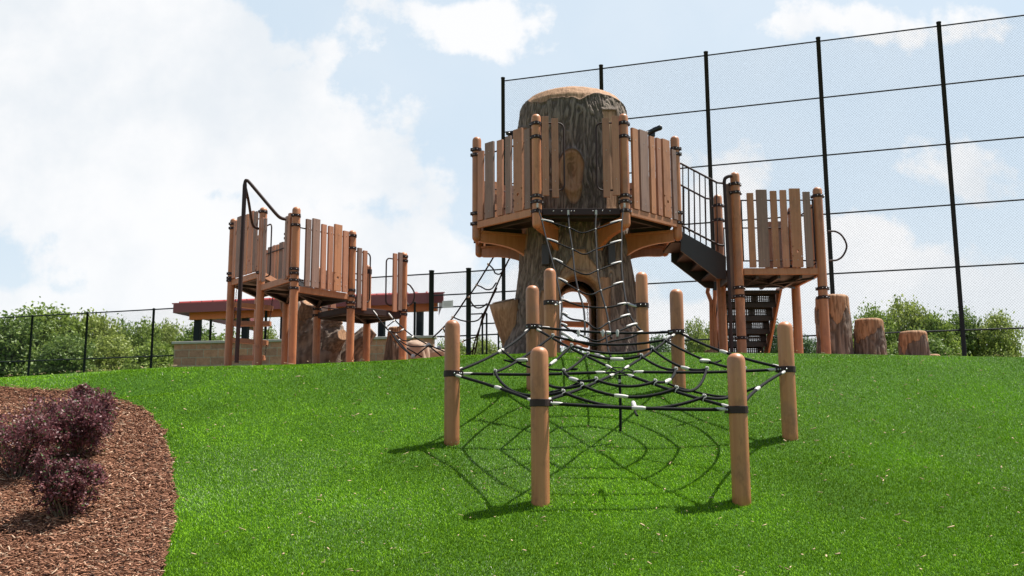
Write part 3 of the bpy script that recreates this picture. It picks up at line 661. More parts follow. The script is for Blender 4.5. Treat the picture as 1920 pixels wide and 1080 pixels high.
# doorway surround: rounded arch frame
def arch_frame(cx, w, zt, zbot, y, depth, thick, mt, nm):
    cl = [(cx - w, zbot)] + [(cx - w, zz) for zz in np.linspace(zbot + .2, zt - w, 8)] + [(cx - w * math.cos(R_(a)), zt - w + w * math.sin(R_(a))) for a in range(10, 180, 10)] + [(cx + w, zz) for zz in np.linspace(zt - w, zbot + .2, 8)] + [(cx + w, zbot)]
    sec = [(0, 0), (.25, -.35), (.6, -.45), (.9, -.3), (1.0, 0), (1.0, .6), (1, 1), (0, 1), (0, .5)]
    vs = []; n = len(cl)
    for i, (x, z) in enumerate(cl):
        a = cl[max(i - 1, 0)]; b = cl[min(i + 1, n - 1)]; t = Vector((b[0] - a[0], b[1] - a[1])).normalized(); nx, nz_ = -t.y, t.x
        jit = .02 * math.sin(i * 1.7)
        for (s1, s2) in sec: vs.append((x + nx * s1 * (thick + jit), y + s2 * depth + (.0 if s1 < .5 else .05), z + nz_ * s1 * (thick + jit)))
    K = len(sec); m = MB(); m.add(vs, [(i * K + k, i * K + (k + 1) % K, (i + 1) * K + (k + 1) % K, (i + 1) * K + k) for i in range(n - 1) for k in range(K)], True)
    return m.obj(nm, mt, tr)
arch_frame(xc, hw, zarch, gzf(xc, 13.2) - .1, 13.17, .30, .13, 'bare_wood', 'door_surround')
arch_frame(bxc, bhw - .01, zback, gzf(xc, 14.9) - .1, 14.70, .3, .10, 'bare_wood', 'rear_door_surround')
# flared bare-wood branch stub on the left
a = W(965, 668, 13.9); b = W(944, 566, 13.75); m = MB(); dd = (b - a)
m.tube([a - dd * .15, a, a + dd * .3, a + dd * .6, a + dd * .85, b, b + dd * .02, b - dd * .02], [.11, .115, .15, .185, .205, .215, .18, .06], 28); m.obj('branch_stub', 'bare_wood', tr)
# dark mounting pockets where the brackets enter
for px_ in (1022, 1146):
    MB().box(W(px_, 478, 13.30), (.10, .12, .30)).obj('bracket_socket', 'deck_metal', tr, bevel=.01)

# hanging chain ladders
def chain(parent, a, b, r=.012):
    a = Vector(a); b = Vector(b); n = int((b - a).length / .045); m = []
    mm = MB()
    for k in range(n):
        c = a.lerp(b, (k + .5) / n); u = Vector((1, 0, 0)) if k % 2 else Vector((0, 1, 0)); d = (b - a).normalized()
        mm.tube([c + d * (.030 * math.cos(R_(t))) + u * (r * math.sin(R_(t))) for t in range(0, 360, 60)], .0038, 5, closed=True)
    o = mm.obj('chain', 'brown_metal', parent); return o
def ladder(lab, rungs, Y, Ytop, ztop_px, w=.075, grp=None):
    x0 = W(rungs[0][0], rungs[0][2], Y); t = thing('chain_ladder', lab, 'ladder', (x0.x, Y, gzf(x0.x, Y)))
    for (pa, pb, y0, y1) in rungs:
        a = W(pa, y0, Y); b = W(pb, y1, Y); MB().beam(a, b, .14, .085).obj('rung', 'plank_orange', t, bevel=.006)
    for s_ in (0, 1):
        top = W(ztop_px[s_][0], ztop_px[s_][1], Y); bot = W(rungs[-1][s_], rungs[-1][2 + s_], Y); chain(t, top, bot)
    return t
ladder('plank rung chain ladder hanging behind the tree doorway', [(1052, 1102, 571, 573), (1052, 1103, 607, 609), (1052, 1103, 643, 647)], 15.9, 0, ((1056, 520), (1099, 520)))

# ---------------------------------------------------------------- toy scopes on the tree deck
def scope(lab, c, d, n, cat='telescope'):
    t = thing('play_telescope' if n == 1 else 'play_binoculars', lab, 'toy telescope' if n == 1 else 'toy binoculars', tuple(c)); c = Vector(c); d = Vector(d).normalized(); s = d.cross(Vector((0, 0, 1))).normalized()
    for k in range(n):
        o_ = s * ((k - (n - 1) / 2) * .085); m = MB()
        m.tube([c + o_ - d * .15, c + o_ - d * .05, c + o_ - d * .049, c + o_ + d * .10, c + o_ + d * .101, c + o_ + d * .16], [.026, .026, .031, .034, .040, .040], 16); m.obj('barrel', 'black_plastic', t)
    m = MB(); m.box(c - Vector((0, 0, .05)), (.10, .06, .07)); m.tube([c - Vector((0, 0, .42)), c - Vector((0, 0, .05))], .018, 10); m.obj('mount', 'black_plastic', t, bevel=.006)
scope('black play binoculars above the right plank barrier of the tree deck', W(1221, 246, 14.0), (.75, .5, .45), 2)
scope('black play telescope peeking over the left plank barrier of the tree deck', W(958, 250, 14.0), (.35, .8, .3), 1)

# ---------------------------------------------------------------- square tower on the right
tw = thing('square_play_tower', 'square brown tower with one six-plank barrier, right of the big tree', 'play platform', (3.7, 13.7, gzf(3.7, 13.7)))
TYf = 13.05; fl = W(1391, 665, TYf); frr = W(1549, 668, TYf)
tx0, tx1 = fl.x, frr.x; TYb = TYf + (tx1 - tx0); ZQ = W(1460, 503, TYf).z
c4 = {'fl': (tx0, TYf), 'fr': (tx1, TYf), 'bl': (tx0, TYb), 'br': (tx1 - .03, TYb)}
tz = {'fl': W(1377, 323, TYf).z, 'fr': W(1532, 351, TYf).z, 'bl': W(1342, 365, TYb).z, 'br': W(1484, 388, TYb).z}
for k, (x, y) in c4.items():
    po = post(tw, x, y, gzf(x, y) - .25, tz[k])
    for yy_ in {'fl': (346, 362, 540, 556, 634), 'fr': (368, 541, 558), 'bl': (386, 413), 'br': (400, 500)}[k]:
        clamp(po, x, y, W(pix(np.array([x, y, 2.5]))[0], yy_, y).z, (-80, 20, 190) if k == 'fl' else (-90, 10, 150), h=.045)
m = MB(); cx_, cy_ = (tx0 + tx1) / 2, (TYf + TYb) / 2
m.box((cx_, cy_, ZQ - .055), (tx1 - tx0 - .1, TYb - TYf - .1, .03))
for dx in (-.3, 0, .3): m.box((cx_ + dx, cy_, ZQ - .10), (.04, 1.0, .06))
m.beam((tx0 + .08, TYf + .1, ZQ - .11), (tx1 - .08, TYb - .1, ZQ - .11), .03, .03); m.beam((tx1 - .08, TYf + .1, ZQ - .125), (tx0 + .08, TYb - .1, ZQ - .125), .03, .03)
m.obj('deck_floor', 'deck_metal', tw)
for a, b, mt in (((tx0 + .07, TYf), (tx1 - .05, TYf), 'plank_orange'), ((tx1, TYf + .07), (tx1 - .03, TYb), 'plank_orange'), ((tx0, TYf + .07), (tx0, TYb), 'deck_metal'), ((tx0 + .05, TYb), (tx1 - .05, TYb), 'deck_metal')):
    MB().beam((*a, ZQ - .045), (*b, ZQ - .045), .05, .09).obj('deck_edge', mt, tw, bevel=.005)
panel(tw, c4['fl'], c4['fr'], ZQ + .005, ZQ + 1.09, 'ogotog', (0, -1), hole=4)
panel(tw, c4['fr'], c4['br'], ZQ + .005, ZQ + 1.05, 'gtog', (1, 0), spans=[(.08, .17, 0), (.22, .33, .03), (.40, .48, 0), (.55, .64, 0)], off=.06)
panel(tw, c4['bl'], c4['br'], ZQ + .005, ZQ + .95, 'tg', (0, 1), spans=[(.62, .72, 0), (.78, .92, .02)])
# ring handle on the right
rp = smoothpts([W(*q, TYf + .12) for q in ((1552, 434), (1566, 434), (1579, 443), (1587, 461), (1581, 478), (1570, 487), (1554, 489))]); MB().tube(rp, .0135, 8).obj('ring_handle', 'brown_metal', tw)
# tall bent pole beside the front left post
rp = [W(*q, TYf - .10) for q in ((1372, 668), (1368, 560), (1363, 450), (1358, 350))] + smoothpts([W(*q, TYf - .10) for q in ((1357.4, 342), (1359, 335), (1365, 331), (1372, 330))]); MB().tube(rp, .024, 12).obj('bent_pole', 'brown_metal', tw)
plank_mesh(W(1373, 560, TYf + .1), W(1365, 345, TYf + .1), .07, .035, (1, 0, 0), (0, 1, 0)).obj('side_plank', 'plank_grey', tw, bevel=.004)

# ---------------------------------------------------------------- bridge stair
br = thing('bridge_stair', 'short black metal stair with slanted railings joining the tree deck and the square tower', 'stair', (2.75, 14.0, 2.5))
yf_, yb_ = 13.58, 14.42
def strng(Y, nm):
    P = [W(*q, yf_) for q in ((1276, 433), (1361, 481), (1361, 524), (1344, 522), (1276, 470))]
    poly = [Vector((p.x, Y, p.z)) for p in P]; MB().prism(poly, (0, .03, 0)).obj(nm, 'deck_metal', br, bevel=.003)
strng(yf_, 'stringer'); strng(yb_, 'stringer')
for k, (px_, py_) in enumerate(((1276, 452), (1303, 470), (1331, 488), (1352, 508))):
    p = W(px_, py_, yf_); MB().box((p.x, (yf_ + yb_) / 2 + .015, p.z), (.26, yb_ - yf_ - .035, .035)).box((p.x + .12, (yf_ + yb_) / 2 + .015, p.z - .07), (.02, yb_ - yf_ - .035, .14)).obj('tread', 'brown_metal', br, bevel=.003)
def rail(Y, dz):
    P = lambda a, b: Vector((W(a, b, yf_).x, Y, W(a, b, yf_).z + dz))
    top = [P(1271, 305), P(1277, 306), P(1345, 342), P(1356, 343)]; bot = [P(1270, 420), P(1277, 422), P(1348, 459), P(1357, 460)]
    m = MB(); m.tube(top, .0155, 8); m.tube(bot, .0155, 8); n = 7
    for k in range(n):
        t = (k + .3) / (n - .5); a = top[1].lerp(top[2], t); b = bot[1].lerp(bot[2], t); m.tube([a, b + Vector((0, 0, -.04 if k % 2 else -.1))], .009, 6)
    m.obj('railing', 'brown_metal', br)
rail(yf_ + .02, 0); rail(yb_ + .02, -.02)

# ---------------------------------------------------------------- rear stair of the tower
rs = thing('rear_stair', 'steep stair of perforated black steps with orange-brown sides behind the square tower', 'stair', (3.6, 14.9, gzf(3.6, 14.9)))
sx0 = W(1352, 560, TYb + .08).x + .05; sx1 = W(1464, 562, TYb + .08).x; y0s, y1s = TYb + .10, TYb + 1.15; z0s, z1s = ZQ - .10, gzf(3.6, 15.0) + .02
for x in (sx0, sx1):
    MB().prism([(x, y0s - .02, z0s + .02), (x, y0s + .22, z0s + .05), (x, y1s + .12, z1s), (x, y1s - .16, z1s)], (.035, 0, 0)).obj('side_board', 'plank_orange', rs, bevel=.004)
def perf(parent, x0, x1, y, z0, z1, nx, nz):
    """riser plate with a real grid of square holes"""
    xs_ = [x0]; zs_ = [z0]; 
    gx = (x1 - x0 - .10) / nx; gzz = (z1 - z0 - .05) / nz
    m = MB()
    for k in range(nz + 1): # horizontal bars
        zc = z0 + .025 + k * gzz; m.box(((x0 + x1) / 2, y, zc), (x1 - x0, .006, gzz * .6 if 0 < k < nz else .05))
    for k in range(nx + 1):
        xc_ = x0 + .05 + k * gx; w_ = gx * .58 if 0 < k < nx else .10; 
        if k in (int(nx * .62), int(nx * .66)): w_ = gx * 1.3
        m.box((xc_, y + .0065, (z0 + z1) / 2), (w_, .006, z1 - z0))
    m.obj('perforated_riser', 'perforated', parent)
ns = 5
for k in range(ns):
    t0 = k / ns; yk = y0s + (y1s - y0s) * t0 + .06; zk = z0s + (z1s - z0s) * t0; zn = z0s + (z1s - z0s) * (k + 1) / ns
    MB().box(((sx0 + sx1) / 2 + .017, yk + .11, zk - .02), (sx1 - sx0 - .04, .22, .022)).box(((sx0 + sx1) / 2 + .017, yk, zk - .03), (sx1 - sx0 - .04, .02, .05)).obj('tread', 'perforated', rs)
    perf(rs, sx0 + .04, sx1 - .005, yk + .20, zn - .02, zk - .012, 22, 6)
for pts in (((1331, 522), (1326, 548), (1333, 566), (1335, 660)), ((1341, 545), (1338, 580), (1342, 660))):
    MB().tube([W(*q, 14.75) for q in pts], .032, 10).obj('stair_handrail', 'plank_orange', rs)

# ---------------------------------------------------------------- left play structure
ls = thing('left_play_structure', 'low brown multi-level plank platform structure with tall dark pole, left on the hill', 'play platform', (-3.3, 15.6, gzf(-3.3, 15.6)))
def base(px, Y): 
    p = W(px, 678, Y); return (p.x, Y)
P1, P2, P3, P4, P5 = base(427, 16.6), base(483, 15.7), base(546.5, 14.65), base(655, 15.55), base(754, 16.3)
SS, TT, VV = base(592, 16.35), base(533, 17.2), base(686, 17.1); UU = (P1[0] + TT[0] - P2[0], P1[1] + TT[1] - P2[1])
zA, zB_, zC, zD = W(483, 509, P2[1]).z, W(546, 515, P3[1]).z, W(546, 536, P3[1]).z, W(655, 575, P4[1]).z
def zp(py, p): return W(pix(np.array([p[0], p[1], 2.5]))[0], py, p[1]).z
specs = [(P1, 410, (421, 429, 514, 522, 527)), (P2, 389, (398, 512)), (P3, 388, (405, 423, 505, 513, 526, 541)), (P4, 432, (443, 466, 545, 556, 568, 577)), (P5, 473, (482, 490, 583, 590)),
         (SS, 500, (580, 592)), (TT, 432, (440, 448)), (VV, 497, (508, 512)), (UU, 440, (450,))]
for p, top, cl in specs:
    po = post(ls, p[0], p[1], gzf(*p) - .25, zp(top, p))
    for c in cl: clamp(po, p[0], p[1], zp(c, p), (-130, -40, 80), h=.045)
def slab(pts, z, nm='deck_floor', edges=()):
    m = MB(); P = [Vector((x, y, z - .03)) for x, y in pts]; m.prism(P, (0, 0, .03)); c = sum(P, Vector()) / len(P)
    n = len(P)
    for k in range(n):
        a = P[k].lerp(c, .06); b = P[(k + 1) % n].lerp(c, .06); m.beam(a - Vector((0, 0, .04)), b - Vector((0, 0, .04)), .035, .07); m.beam(a - Vector((0, 0, .05)), c - Vector((0, 0, .05)), .04, .05)
    m.obj(nm, 'deck_metal', ls)
    for (k, mt) in edges:
        a = Vector((*pts[k], z - .045)); b = Vector((*pts[(k + 1) % n], z - .045)); d = (b - a).normalized()
        MB().beam(a + d * .06, b - d * .06, .05, .10).obj('deck_edge', mt, ls, bevel=.005)
slab([P1, P2, TT, UU], zA, edges=((0, 'plank_orange'), (1, 'plank_orange'), (3, 'plank_orange')))
slab([P2, P3, SS, TT], zB_, edges=((0, 'plank_orange'), (2, 'plank_orange')))
slab([P3, P4, SS], zC, edges=((0, 'plank_orange'), (1, 'brown_metal')))
slab([P4, P5, VV, SS], zD, edges=((0, 'brown_metal'), (3, 'brown_metal'), (1, 'brown_metal')))
panel(ls, P1, P2, zA + .01, zA + 1.05, 'tgtotg', (-1, -.8), hole=4)
panel(ls, P3, P4, zC + .01, zC + 1.06, 'gGttot'.replace('G', 'g'), (1, -.9), hole=4, spans=[(.14, .22, .05), (.25, .37, .09), (.41, .49, .03), (.53, .61, .02), (.64, .77, .07), (.80, .89, 0)])
panel(ls, UU, TT, zA + .01, zA + .85, 'tgtogt', (0, 1))
panel(ls, SS, VV, zD + .01, zD + .80, 'gt', (0, 1), spans=[(.10, .22, 0), (.28, .38, 0)], rails=True)
def wing(p, q, cols, z0, z1, zl0, zl1):
    """two planks on a bent tube that starts at post p and reaches towards q"""
    a = Vector((*p, 0)); e = (Vector((*q, 0)) - a).normalized(); nrm = Vector((e.y, -e.x, 0)); L = .37
    if nrm.y > 0: nrm = -nrm
    f = [a + e * .07 + Vector((0, 0, zl1)), a + e * (L - .07) + Vector((0, 0, zl1))] + [a + e * (L - .07 + .07 * math.sin(R_(t))) + Vector((0, 0, zl1 - .07 + .07 * math.cos(R_(t)))) for t in (30, 60, 90)] + [a + e * (L - .07 + .07 * math.cos(R_(t))) + Vector((0, 0, zl0 + .07 - .07 * math.sin(R_(t)))) for t in (0, 30, 60, 90)] + [a + e * .07 + Vector((0, 0, zl0))]
    fr = MB().tube(f, .0125, 8).obj('grab_rail_panel', 'brown_metal', ls)
    for c, (s0, s1, dz) in zip(cols, ((.075, .155, 0), (.185, .265, .03))):
        cc = a + e * ((s0 + s1) / 2) + nrm * .05
        plank_mesh(cc + Vector((0, 0, z0 - dz)), cc + Vector((0, 0, z1 - dz)), s1 - s0, .038, e, nrm).obj('plank', PK[c], fr, bevel=.005)
wing(P2, P3, 'tg', zp(529, P2), zp(412, P2), zB_ + .12, zB_ + .98)
wing(P3, P2, 'tg', zp(517, P3), zp(398, P3), zB_ + .12, zB_ + .98)
wing(P4, P5, 'gt', zp(577, P4), zp(464, P4), zD + .10, zD + .93)
wing(P5, P4, 'gt', zp(584, P5), zp(476, P5), zD + .10, zD + .90)
wing(VV, SS, 'tg', zp(590, VV), zp(501, VV), zD + .10, zD + .78)
wing(TT, SS, 'gt', zp(520, TT), zp(440, TT), zB_ + .10, zB_ + .78)
MB().beam((*P5, zp(560, P5)), Vector((*P5, zp(560, P5))) + Vector((0, .9, 0)), .03, .03).obj('side_rail', 'brown_metal', ls)
MB().tube(smoothpts([W(*q, 16.3) for q in ((763, 532), (769, 536), (776, 548), (776, 560), (771, 570), (762, 573))]), .0135, 8).obj('ring_handle', 'brown_metal', ls)
# fire pole with two arched stays
pp = [W(*q, 14.35) for q in ((443, 680), (449, 560), (454, 450), (458.5, 348))]
pole = MB().tube(pp + smoothpts([W(*q, 14.35) for q in ((459, 342), (460.5, 338.5), (463, 339), (468, 343))] + [W(500, 381, 14.4), W(519, 403, 14.45), W(527, 409, 14.5), W(535, 411, 14.55)], 4), [.033] * 4 + [.026] * 29, 12)
pole.obj('fire_pole', 'brown_metal', ls)
MB().tube(smoothpts([W(460, 352, 14.4), W(466, 380, 14.8), W(471, 412, 15.3), W(475, 424, 15.5), W(484, 429, 15.6)], 5), .022, 10).obj('pole_stay', 'brown_metal', ls)

ladder('plank rung chain ladder hanging under the left play structure beside the dark pole', [(437, 510, 571, 578), (438, 507, 607, 607), (436, 501, 638, 643), (433, 496, 671, 671)], 17.3, 0, ((443, 543), (513, 541)))

# small rope net at the right end of the left structure
sn = thing('small_climbing_net', 'small low rope net reaching from the left structure down to the turf', 'climbing net', (-1.7, 15.6, gzf(-1.7, 15.6)))
def SY(py): return float(np.interp(py, [580, 672], [15.75, 14.2]))
SP = lambda a, b: W(a, b, SY(b))
for pts in (((698, 581), (709, 597), (722, 613), (736, 628), (747, 640), (760, 655), (774, 669)), ((727, 586), (741, 601), (757, 617), (775, 631), (803, 647)), ((803, 647), (836, 660)), ((803, 648), (830, 670)), ((803, 648), (776, 669)), ((736, 629), (750, 648), (772, 668)), ((763, 653), (790, 669))):
    r_ = rope(sn, [SP(*q) for q in pts], .0105, 'side_rope')
for pts in (((724, 613), (733, 606), (740, 600)), ((730, 621), (744, 624), (757, 617)), ((742, 628), (755, 638), (768, 638), (775, 630)), ((748, 638), (765, 648), (785, 650), (801, 648))):
    r_ = rope(sn, [SP(*q) for q in pts], .0095, 'rung_rope'); c = SP(*pts[0]); MB().ball(c, .02, 8).obj('rope_clip', 'sleeve', r_)
    c2 = SP(*pts[-1]); sleeve(r_, c2, c2.lerp(SP(*pts[-2]), .5), .018)
for q in ((803, 647), (774, 668), (823, 652)): MB().ball(SP(*q), .035, 10).obj('rope_knot', 'sleeve', sn)
for q in ((699, 582), (728, 587)): sleeve(sn, SP(*q), SP(q[0] + 8, q[1] + 10), .016)

# dark net hanging from the rear left of the tree deck
rn = thing('rear_climbing_net', 'dark rope net slanting down to the ground from the rear left of the tree deck', 'climbing net', (-.8, 16.4, gzf(-.8, 16.4)))
def RY(py): return float(np.interp(py, [480, 675], [15.1, 17.0]))
RP = lambda a, b: W(a, b, RY(b))
for pts in (((926, 480), (908, 510), (886, 545), (876, 556), (851, 593), (830, 615), (811, 633)), ((957, 480), (943, 508), (930, 537), (915, 571), (905, 592), (897, 625), (889, 667)), ((931, 540), (913, 578), (890, 640), (885, 668))):
    rope(rn, [RP(*q) for q in pts], .013, 'side_rope')
for pts in (((915, 495), (924, 504), (928, 512), (936, 514), (943, 508)), ((893, 534), (902, 538), (912, 543), (922, 541), (930, 530)), ((878, 556), (885, 570), (893, 577), (903, 576), (913, 569)), ((848, 594), (862, 600), (880, 603), (896, 600), (906, 588)), ((830, 615), (835, 625), (843, 634)), ((867, 640), (880, 635), (893, 632)), ((866, 669), (880, 662), (890, 652))):
    r_ = rope(rn, [RP(*q) for q in pts], .012, 'rung_rope'); MB().ball(RP(*pts[0]), .022, 8).obj('rope_clip', 'sleeve', r_)

# ---------------------------------------------------------------- stumps and logs
def stump_mesh(cx, cy, z0, z1, r0, r1, seed, wl, cut=.06):
    nt, nz = 90, 60; th = np.linspace(0, 2 * np.pi, nt, endpoint=False); zz = np.concatenate([np.linspace(z0, z1 - .05, nz), z1 - .05 + .05 * np.sin(np.linspace(.2, np.pi / 2, 6)), [z1] * 3])
    rr = np.concatenate([np.interp(np.linspace(0, 1, nz), [0, .25, 1], [r0 * 1.06, r0, r1]), r1 - .05 + .05 * np.cos(np.linspace(.2, np.pi / 2, 6)), [r1 * .6, r1 * .3, .002]])
    T, Z = np.meshgrid(th, zz); R = np.repeat(rr[:, None], nt, 1); P = np.stack([np.cos(T), np.sin(T), Z], -1)
    wr = fbm(P * [2, 2, 1.5], seed, 3) - .45; rd = fbm(np.stack([np.cos(T) * 9 + wr * 2, np.sin(T) * 9 + wr * 2, Z * 3 + wr * 3], -1), seed + 3, 3); ridge = np.clip(np.abs(rd - .47) * 6, 0, 1)
    wood = np.clip(.5 + (Z - wl - .09 * np.sin(T * 2.3 + seed) - wr * .3 - .05 * np.sin(T * 5)) / .03, 0, 1)
    k = np.clip(R / max(r1, .01), 0, 1) ** 2
    R = R + k * ((1 - wood) * (ridge - .5) * .03 + .05 * (fbm(P * 1.6, seed + 8, 2) - .4) + wood * (-.012 * (np.abs(((T * 2.7 + wr) % 1) - .5) < .07)))
    V = np.stack([cx + R * np.cos(T), cy + R * np.sin(T), Z], -1).reshape(-1, 3); i, j = np.meshgrid(np.arange(len(zz) - 1), np.arange(nt), indexing='ij')
    FA = np.stack([i * nt + j, i * nt + (j + 1) % nt, (i + 1) * nt + (j + 1) % nt, (i + 1) * nt + j], -1).reshape(-1, 4)
    return V, FA, wood.ravel(), ridge.ravel()
def stump(px0, px1, ptop, pbot, Y, wlpx, lab, seed, taper=.92):
    a = W(px0, pbot, Y); b = W(px1, pbot, Y); z1 = W((px0 + px1) / 2, ptop, Y - .1).z; cx = (a.x + b.x) / 2; r = (b.x - a.x) / 2
    V, FA, w, rd = stump_mesh(cx, Y, gzf(cx, Y) - .15, z1, r, r * taper, seed, W(px0, wlpx, Y).z)
    o = rawmesh('wooden_stump', V, FA, 'bark', smooth=True, attr={'wood': w, 'ridge': rd}); tag(o, lab, 'tree stump', 'stumps on the hilltop'); return o
stump(1534, 1597, 553, 668, 15.0, 592, 'tall artificial stump with bare tan top, right of the square tower', 1, .98)
stump(1603, 1661, 597, 670, 15.0, 630, 'medium stump with grooved tan top, between the tall and the low stump', 2, .90)
stump(1688, 1741, 620, 673, 14.6, 642, 'low stump with tan band on top, near the right edge', 3, .94)
stump(1738, 1763, 663, 675, 15.2, 700, 'tiny tan stump barely showing at the far right', 4, .95)
stump(720, 764, 612, 672, 17.2, 640, 'narrow stump standing behind the right post of the left structure', 5, .72)
stump(1318, 1345, 655, 668, 14.0, 690, 'small low tan stump just left of the rear stair', 6, .9)
cl = thing('stump_climber', 'hollow artificial tree stump with knots and side branches under the left structure', 'artificial tree', (-3.6, 17.6, gzf(-3.6, 17.6)))
def logtube(nm, pts, rad, seed, wood_end=.0, par=cl):
    sp_ = smoothpts(pts, 8); n = len(sp_); nt = 48; pr = None; V = []; w = []; rd = []
    rr = np.interp(np.linspace(0, 1, n), np.linspace(0, 1, len(rad)), rad)
    sp_ = sp_ + [sp_[-1]] * 3; rr = list(rr) + [rr[-1] * .8, rr[-1] * .4, .003]; ww = [0] * n + [1] * 3
    for i, p in enumerate(sp_):
        q = min(i, n - 1); t = (sp_[min(q + 1, n - 1)] - sp_[max(q - 1, 0)]).normalized(); u = t.cross(Vector((0, 1, .1))).normalized(); v = t.cross(u)
        for k in range(nt):
            a = 2 * math.pi * k / nt; nn = float(fbm(np.array([[math.cos(a) * 4, math.sin(a) * 4, i * .25 + seed]]), seed, 3)[0]); r_ = rr[i] * (1 + (nn - .45) * .38)
            V.append(p + u * r_ * math.cos(a) + v * r_ * math.sin(a)); w.append(ww[i] or (1 if i > n * (1 - wood_end) else 0)); rd.append(min(1, abs(nn - .47) * 6))
    FA = [(i * nt + k, i * nt + (k + 1) % nt, (i + 1) * nt + (k + 1) % nt, (i + 1) * nt + k) for i in range(len(sp_) - 1) for k in range(nt)]
    o = rawmesh(nm, np.array([tuple(v) for v in V]), np.array(FA), 'bark', smooth=True, attr={'wood': w, 'ridge': rd}); o.parent = par; o.matrix_parent_inverse = Matrix.Translation(-par.location); return o
logtube('trunk', [W(602, 690, 17.6), W(600, 650, 17.6), W(598, 622, 17.6), W(590, 600, 17.6)], [.47, .44, .42, .30], 2)
logtube('branch', [W(582, 650, 17.5), W(578, 605, 17.5), W(577, 585, 17.4), W(580, 567, 17.3)], [.22, .20, .17, .13], 3)
logtube('branch', [W(560, 660, 17.8), W(556, 610, 17.8), W(545, 575, 17.8), W(536, 548, 17.8)], [.17, .17, .18, .14], 4)
logtube('branch', [W(612, 660, 17.4), W(624, 643, 17.3), W(634, 634, 17.2), W(642, 628, 17.1)], [.22, .18, .14, .115], 5)
logtube('branch', [W(640, 690, 17.6), W(662, 655, 17.6), W(682, 632, 17.6), W(697, 618, 17.6)], [.24, .2, .17, .12], 6)
logtube('branch', [W(600, 640, 17.4), W(612, 610, 17.4), W(628, 600, 17.4), W(638, 596, 17.4)], [.2, .16, .14, .11], 7)

def boulder(px, py, rx, ry, Y, lab, seed):
    c = W(px, py, Y); nt, nz = 40, 24; T, Ph = np.meshgrid(np.linspace(0, 2 * np.pi, nt, endpoint=False), np.linspace(.02, np.pi - .02, nz)); d = np.stack([np.sin(Ph) * np.cos(T), np.sin(Ph) * np.sin(T), np.cos(Ph)], -1)
    k = 1 + (fbm(d * 1.6 + seed, seed, 3) - .45) * .7 + (fbm(d * 7 + seed, seed, 3) - .45) * .12; e = np.sign(d) * np.abs(d) ** .75
    V = np.stack([c.x + e[..., 0] * k * rx, c.y + e[..., 1] * k * rx * .8, c.z + e[..., 2] * k * ry], -1).reshape(-1, 3); i, j = np.meshgrid(np.arange(nz - 1), np.arange(nt), indexing='ij')
    FA = np.stack([i * nt + j, (i + 1) * nt + j, (i + 1) * nt + (j + 1) % nt, i * nt + (j + 1) % nt], -1).reshape(-1, 4)
    o = rawmesh('boulder', V, FA, 'boulder', smooth=True); return tag(o, lab, 'rock', 'boulders beside the block wall')
boulder(778, 664, .27, .26, 18.6, 'rough tan boulder left of the net knot, at the wall end', 3)
boulder(815, 668, .25, .17, 19.0, 'flatter brown boulder right of the net knot, by the fence post', 5)

# ---------------------------------------------------------------- fences
FO = Vector((-.246, 27.98, 0)); FD = Vector((math.cos(.3188), -math.sin(.3188), 0)); FN = Vector((FD.y, -FD.x, 0))
def fpt(t, z=0): return FO + FD * t + Vector((0, 0, z))
def ft(px, py=600):
    """distance along the fence line that shows at photograph column px"""
    d = W(px, py, 1); a = d.x / d.y; return (a * FO.y - FO.x) / (FD.x - a * FD.y)
def chainlink(parent, t0, t1, z0, z1, sp=.072, r=.0016, off=.03):
    w = t1 - t0; h = z1 - z0; A, B = [], []
    for sgn in (1, -1):
        for k in np.arange(-h, w, sp):
            a0, a1 = max(0, k), min(w, k + h)
            if a1 - a0 < .02: continue
            y0, y1 = a0 - k, a1 - k
            if sgn < 0: y0, y1 = h - y0, h - y1
            A.append((t0 + a0, z0 + y0)); B.append((t0 + a1, z0 + y1))
    A = np.array(A); B = np.array(B); n = len(A); fo, fd = np.array(FO), np.array(FD); nn = np.array((FD.y, -FD.x, 0.)) * -1
    def P(q): return fo + fd * q[:, :1] + np.array([0, 0, 1.]) * q[:, 1:] 
    a, b = P(A), P(B); d = (b - a) / np.linalg.norm(b - a, axis=1)[:, None]; side = np.cross(d, nn); V = []
    for k in range(3):
        o_ = side * (r * math.cos(k * 2.0944)) + nn * (r * math.sin(k * 2.0944)) + nn * -off
        V += [a + o_, b + o_]
    V = np.stack(V, 1).reshape(-1, 3); q = np.arange(n) * 6; FA = np.concatenate([np.stack([q + 2 * k, q + 1 + 2 * k, q + 1 + 2 * ((k + 1) % 3), q + 2 * ((k + 1) % 3)], -1) for k in range(3)])
    o = rawmesh('chain_link_mesh', V, FA, 'fence_metal'); o.parent = parent; o.matrix_parent_inverse = Matrix.Translation(-parent.location); return o
def fpost(parent, t, z1, r=.055, nm='post', depth=.3):
    p = fpt(t); z0 = gzf(p.x, p.y) - depth; MB().tube([fpt(t, z0), fpt(t, z1 - .03), fpt(t, z1 - .03), fpt(t, z1), fpt(t, z1 + .01)], [r, r, r * 1.12, r * 1.12, r * .5], 14).obj(nm, 'fence_metal', parent)
def frail(parent, t0, t1, z, r=.021): MB().tube([fpt(t0, z), fpt((t0 + t1) / 2, z - .004), fpt(t1, z)], r, 8).obj('rail', 'fence_metal', parent)
bs = thing('backstop_fence', 'very tall dark chain-link fence with round posts behind the tree and right tower', 'fence', tuple(fpt(6, 2.2)))
TT_ = 21.5
for k in range(8): fpost(bs, 3.05 * k, 10.90, .058)
for k in range(6): frail(bs, 0, TT_, 10.79 - 1.62 * k)
chainlink(bs, 0, TT_, 2.45, 10.79)
zmid = W(878, 509, fpt(ft(878)).y).z
t808, t878 = ft(808), ft(878); tm0 = ft(690)
mf = thing('mid_fence', 'black chain-link fence with two stout posts between the left structure and the tree', 'fence', tuple(fpt(t808, 2.2)))
for t in (t808, t878): fpost(mf, t, zmid + .10, .075)
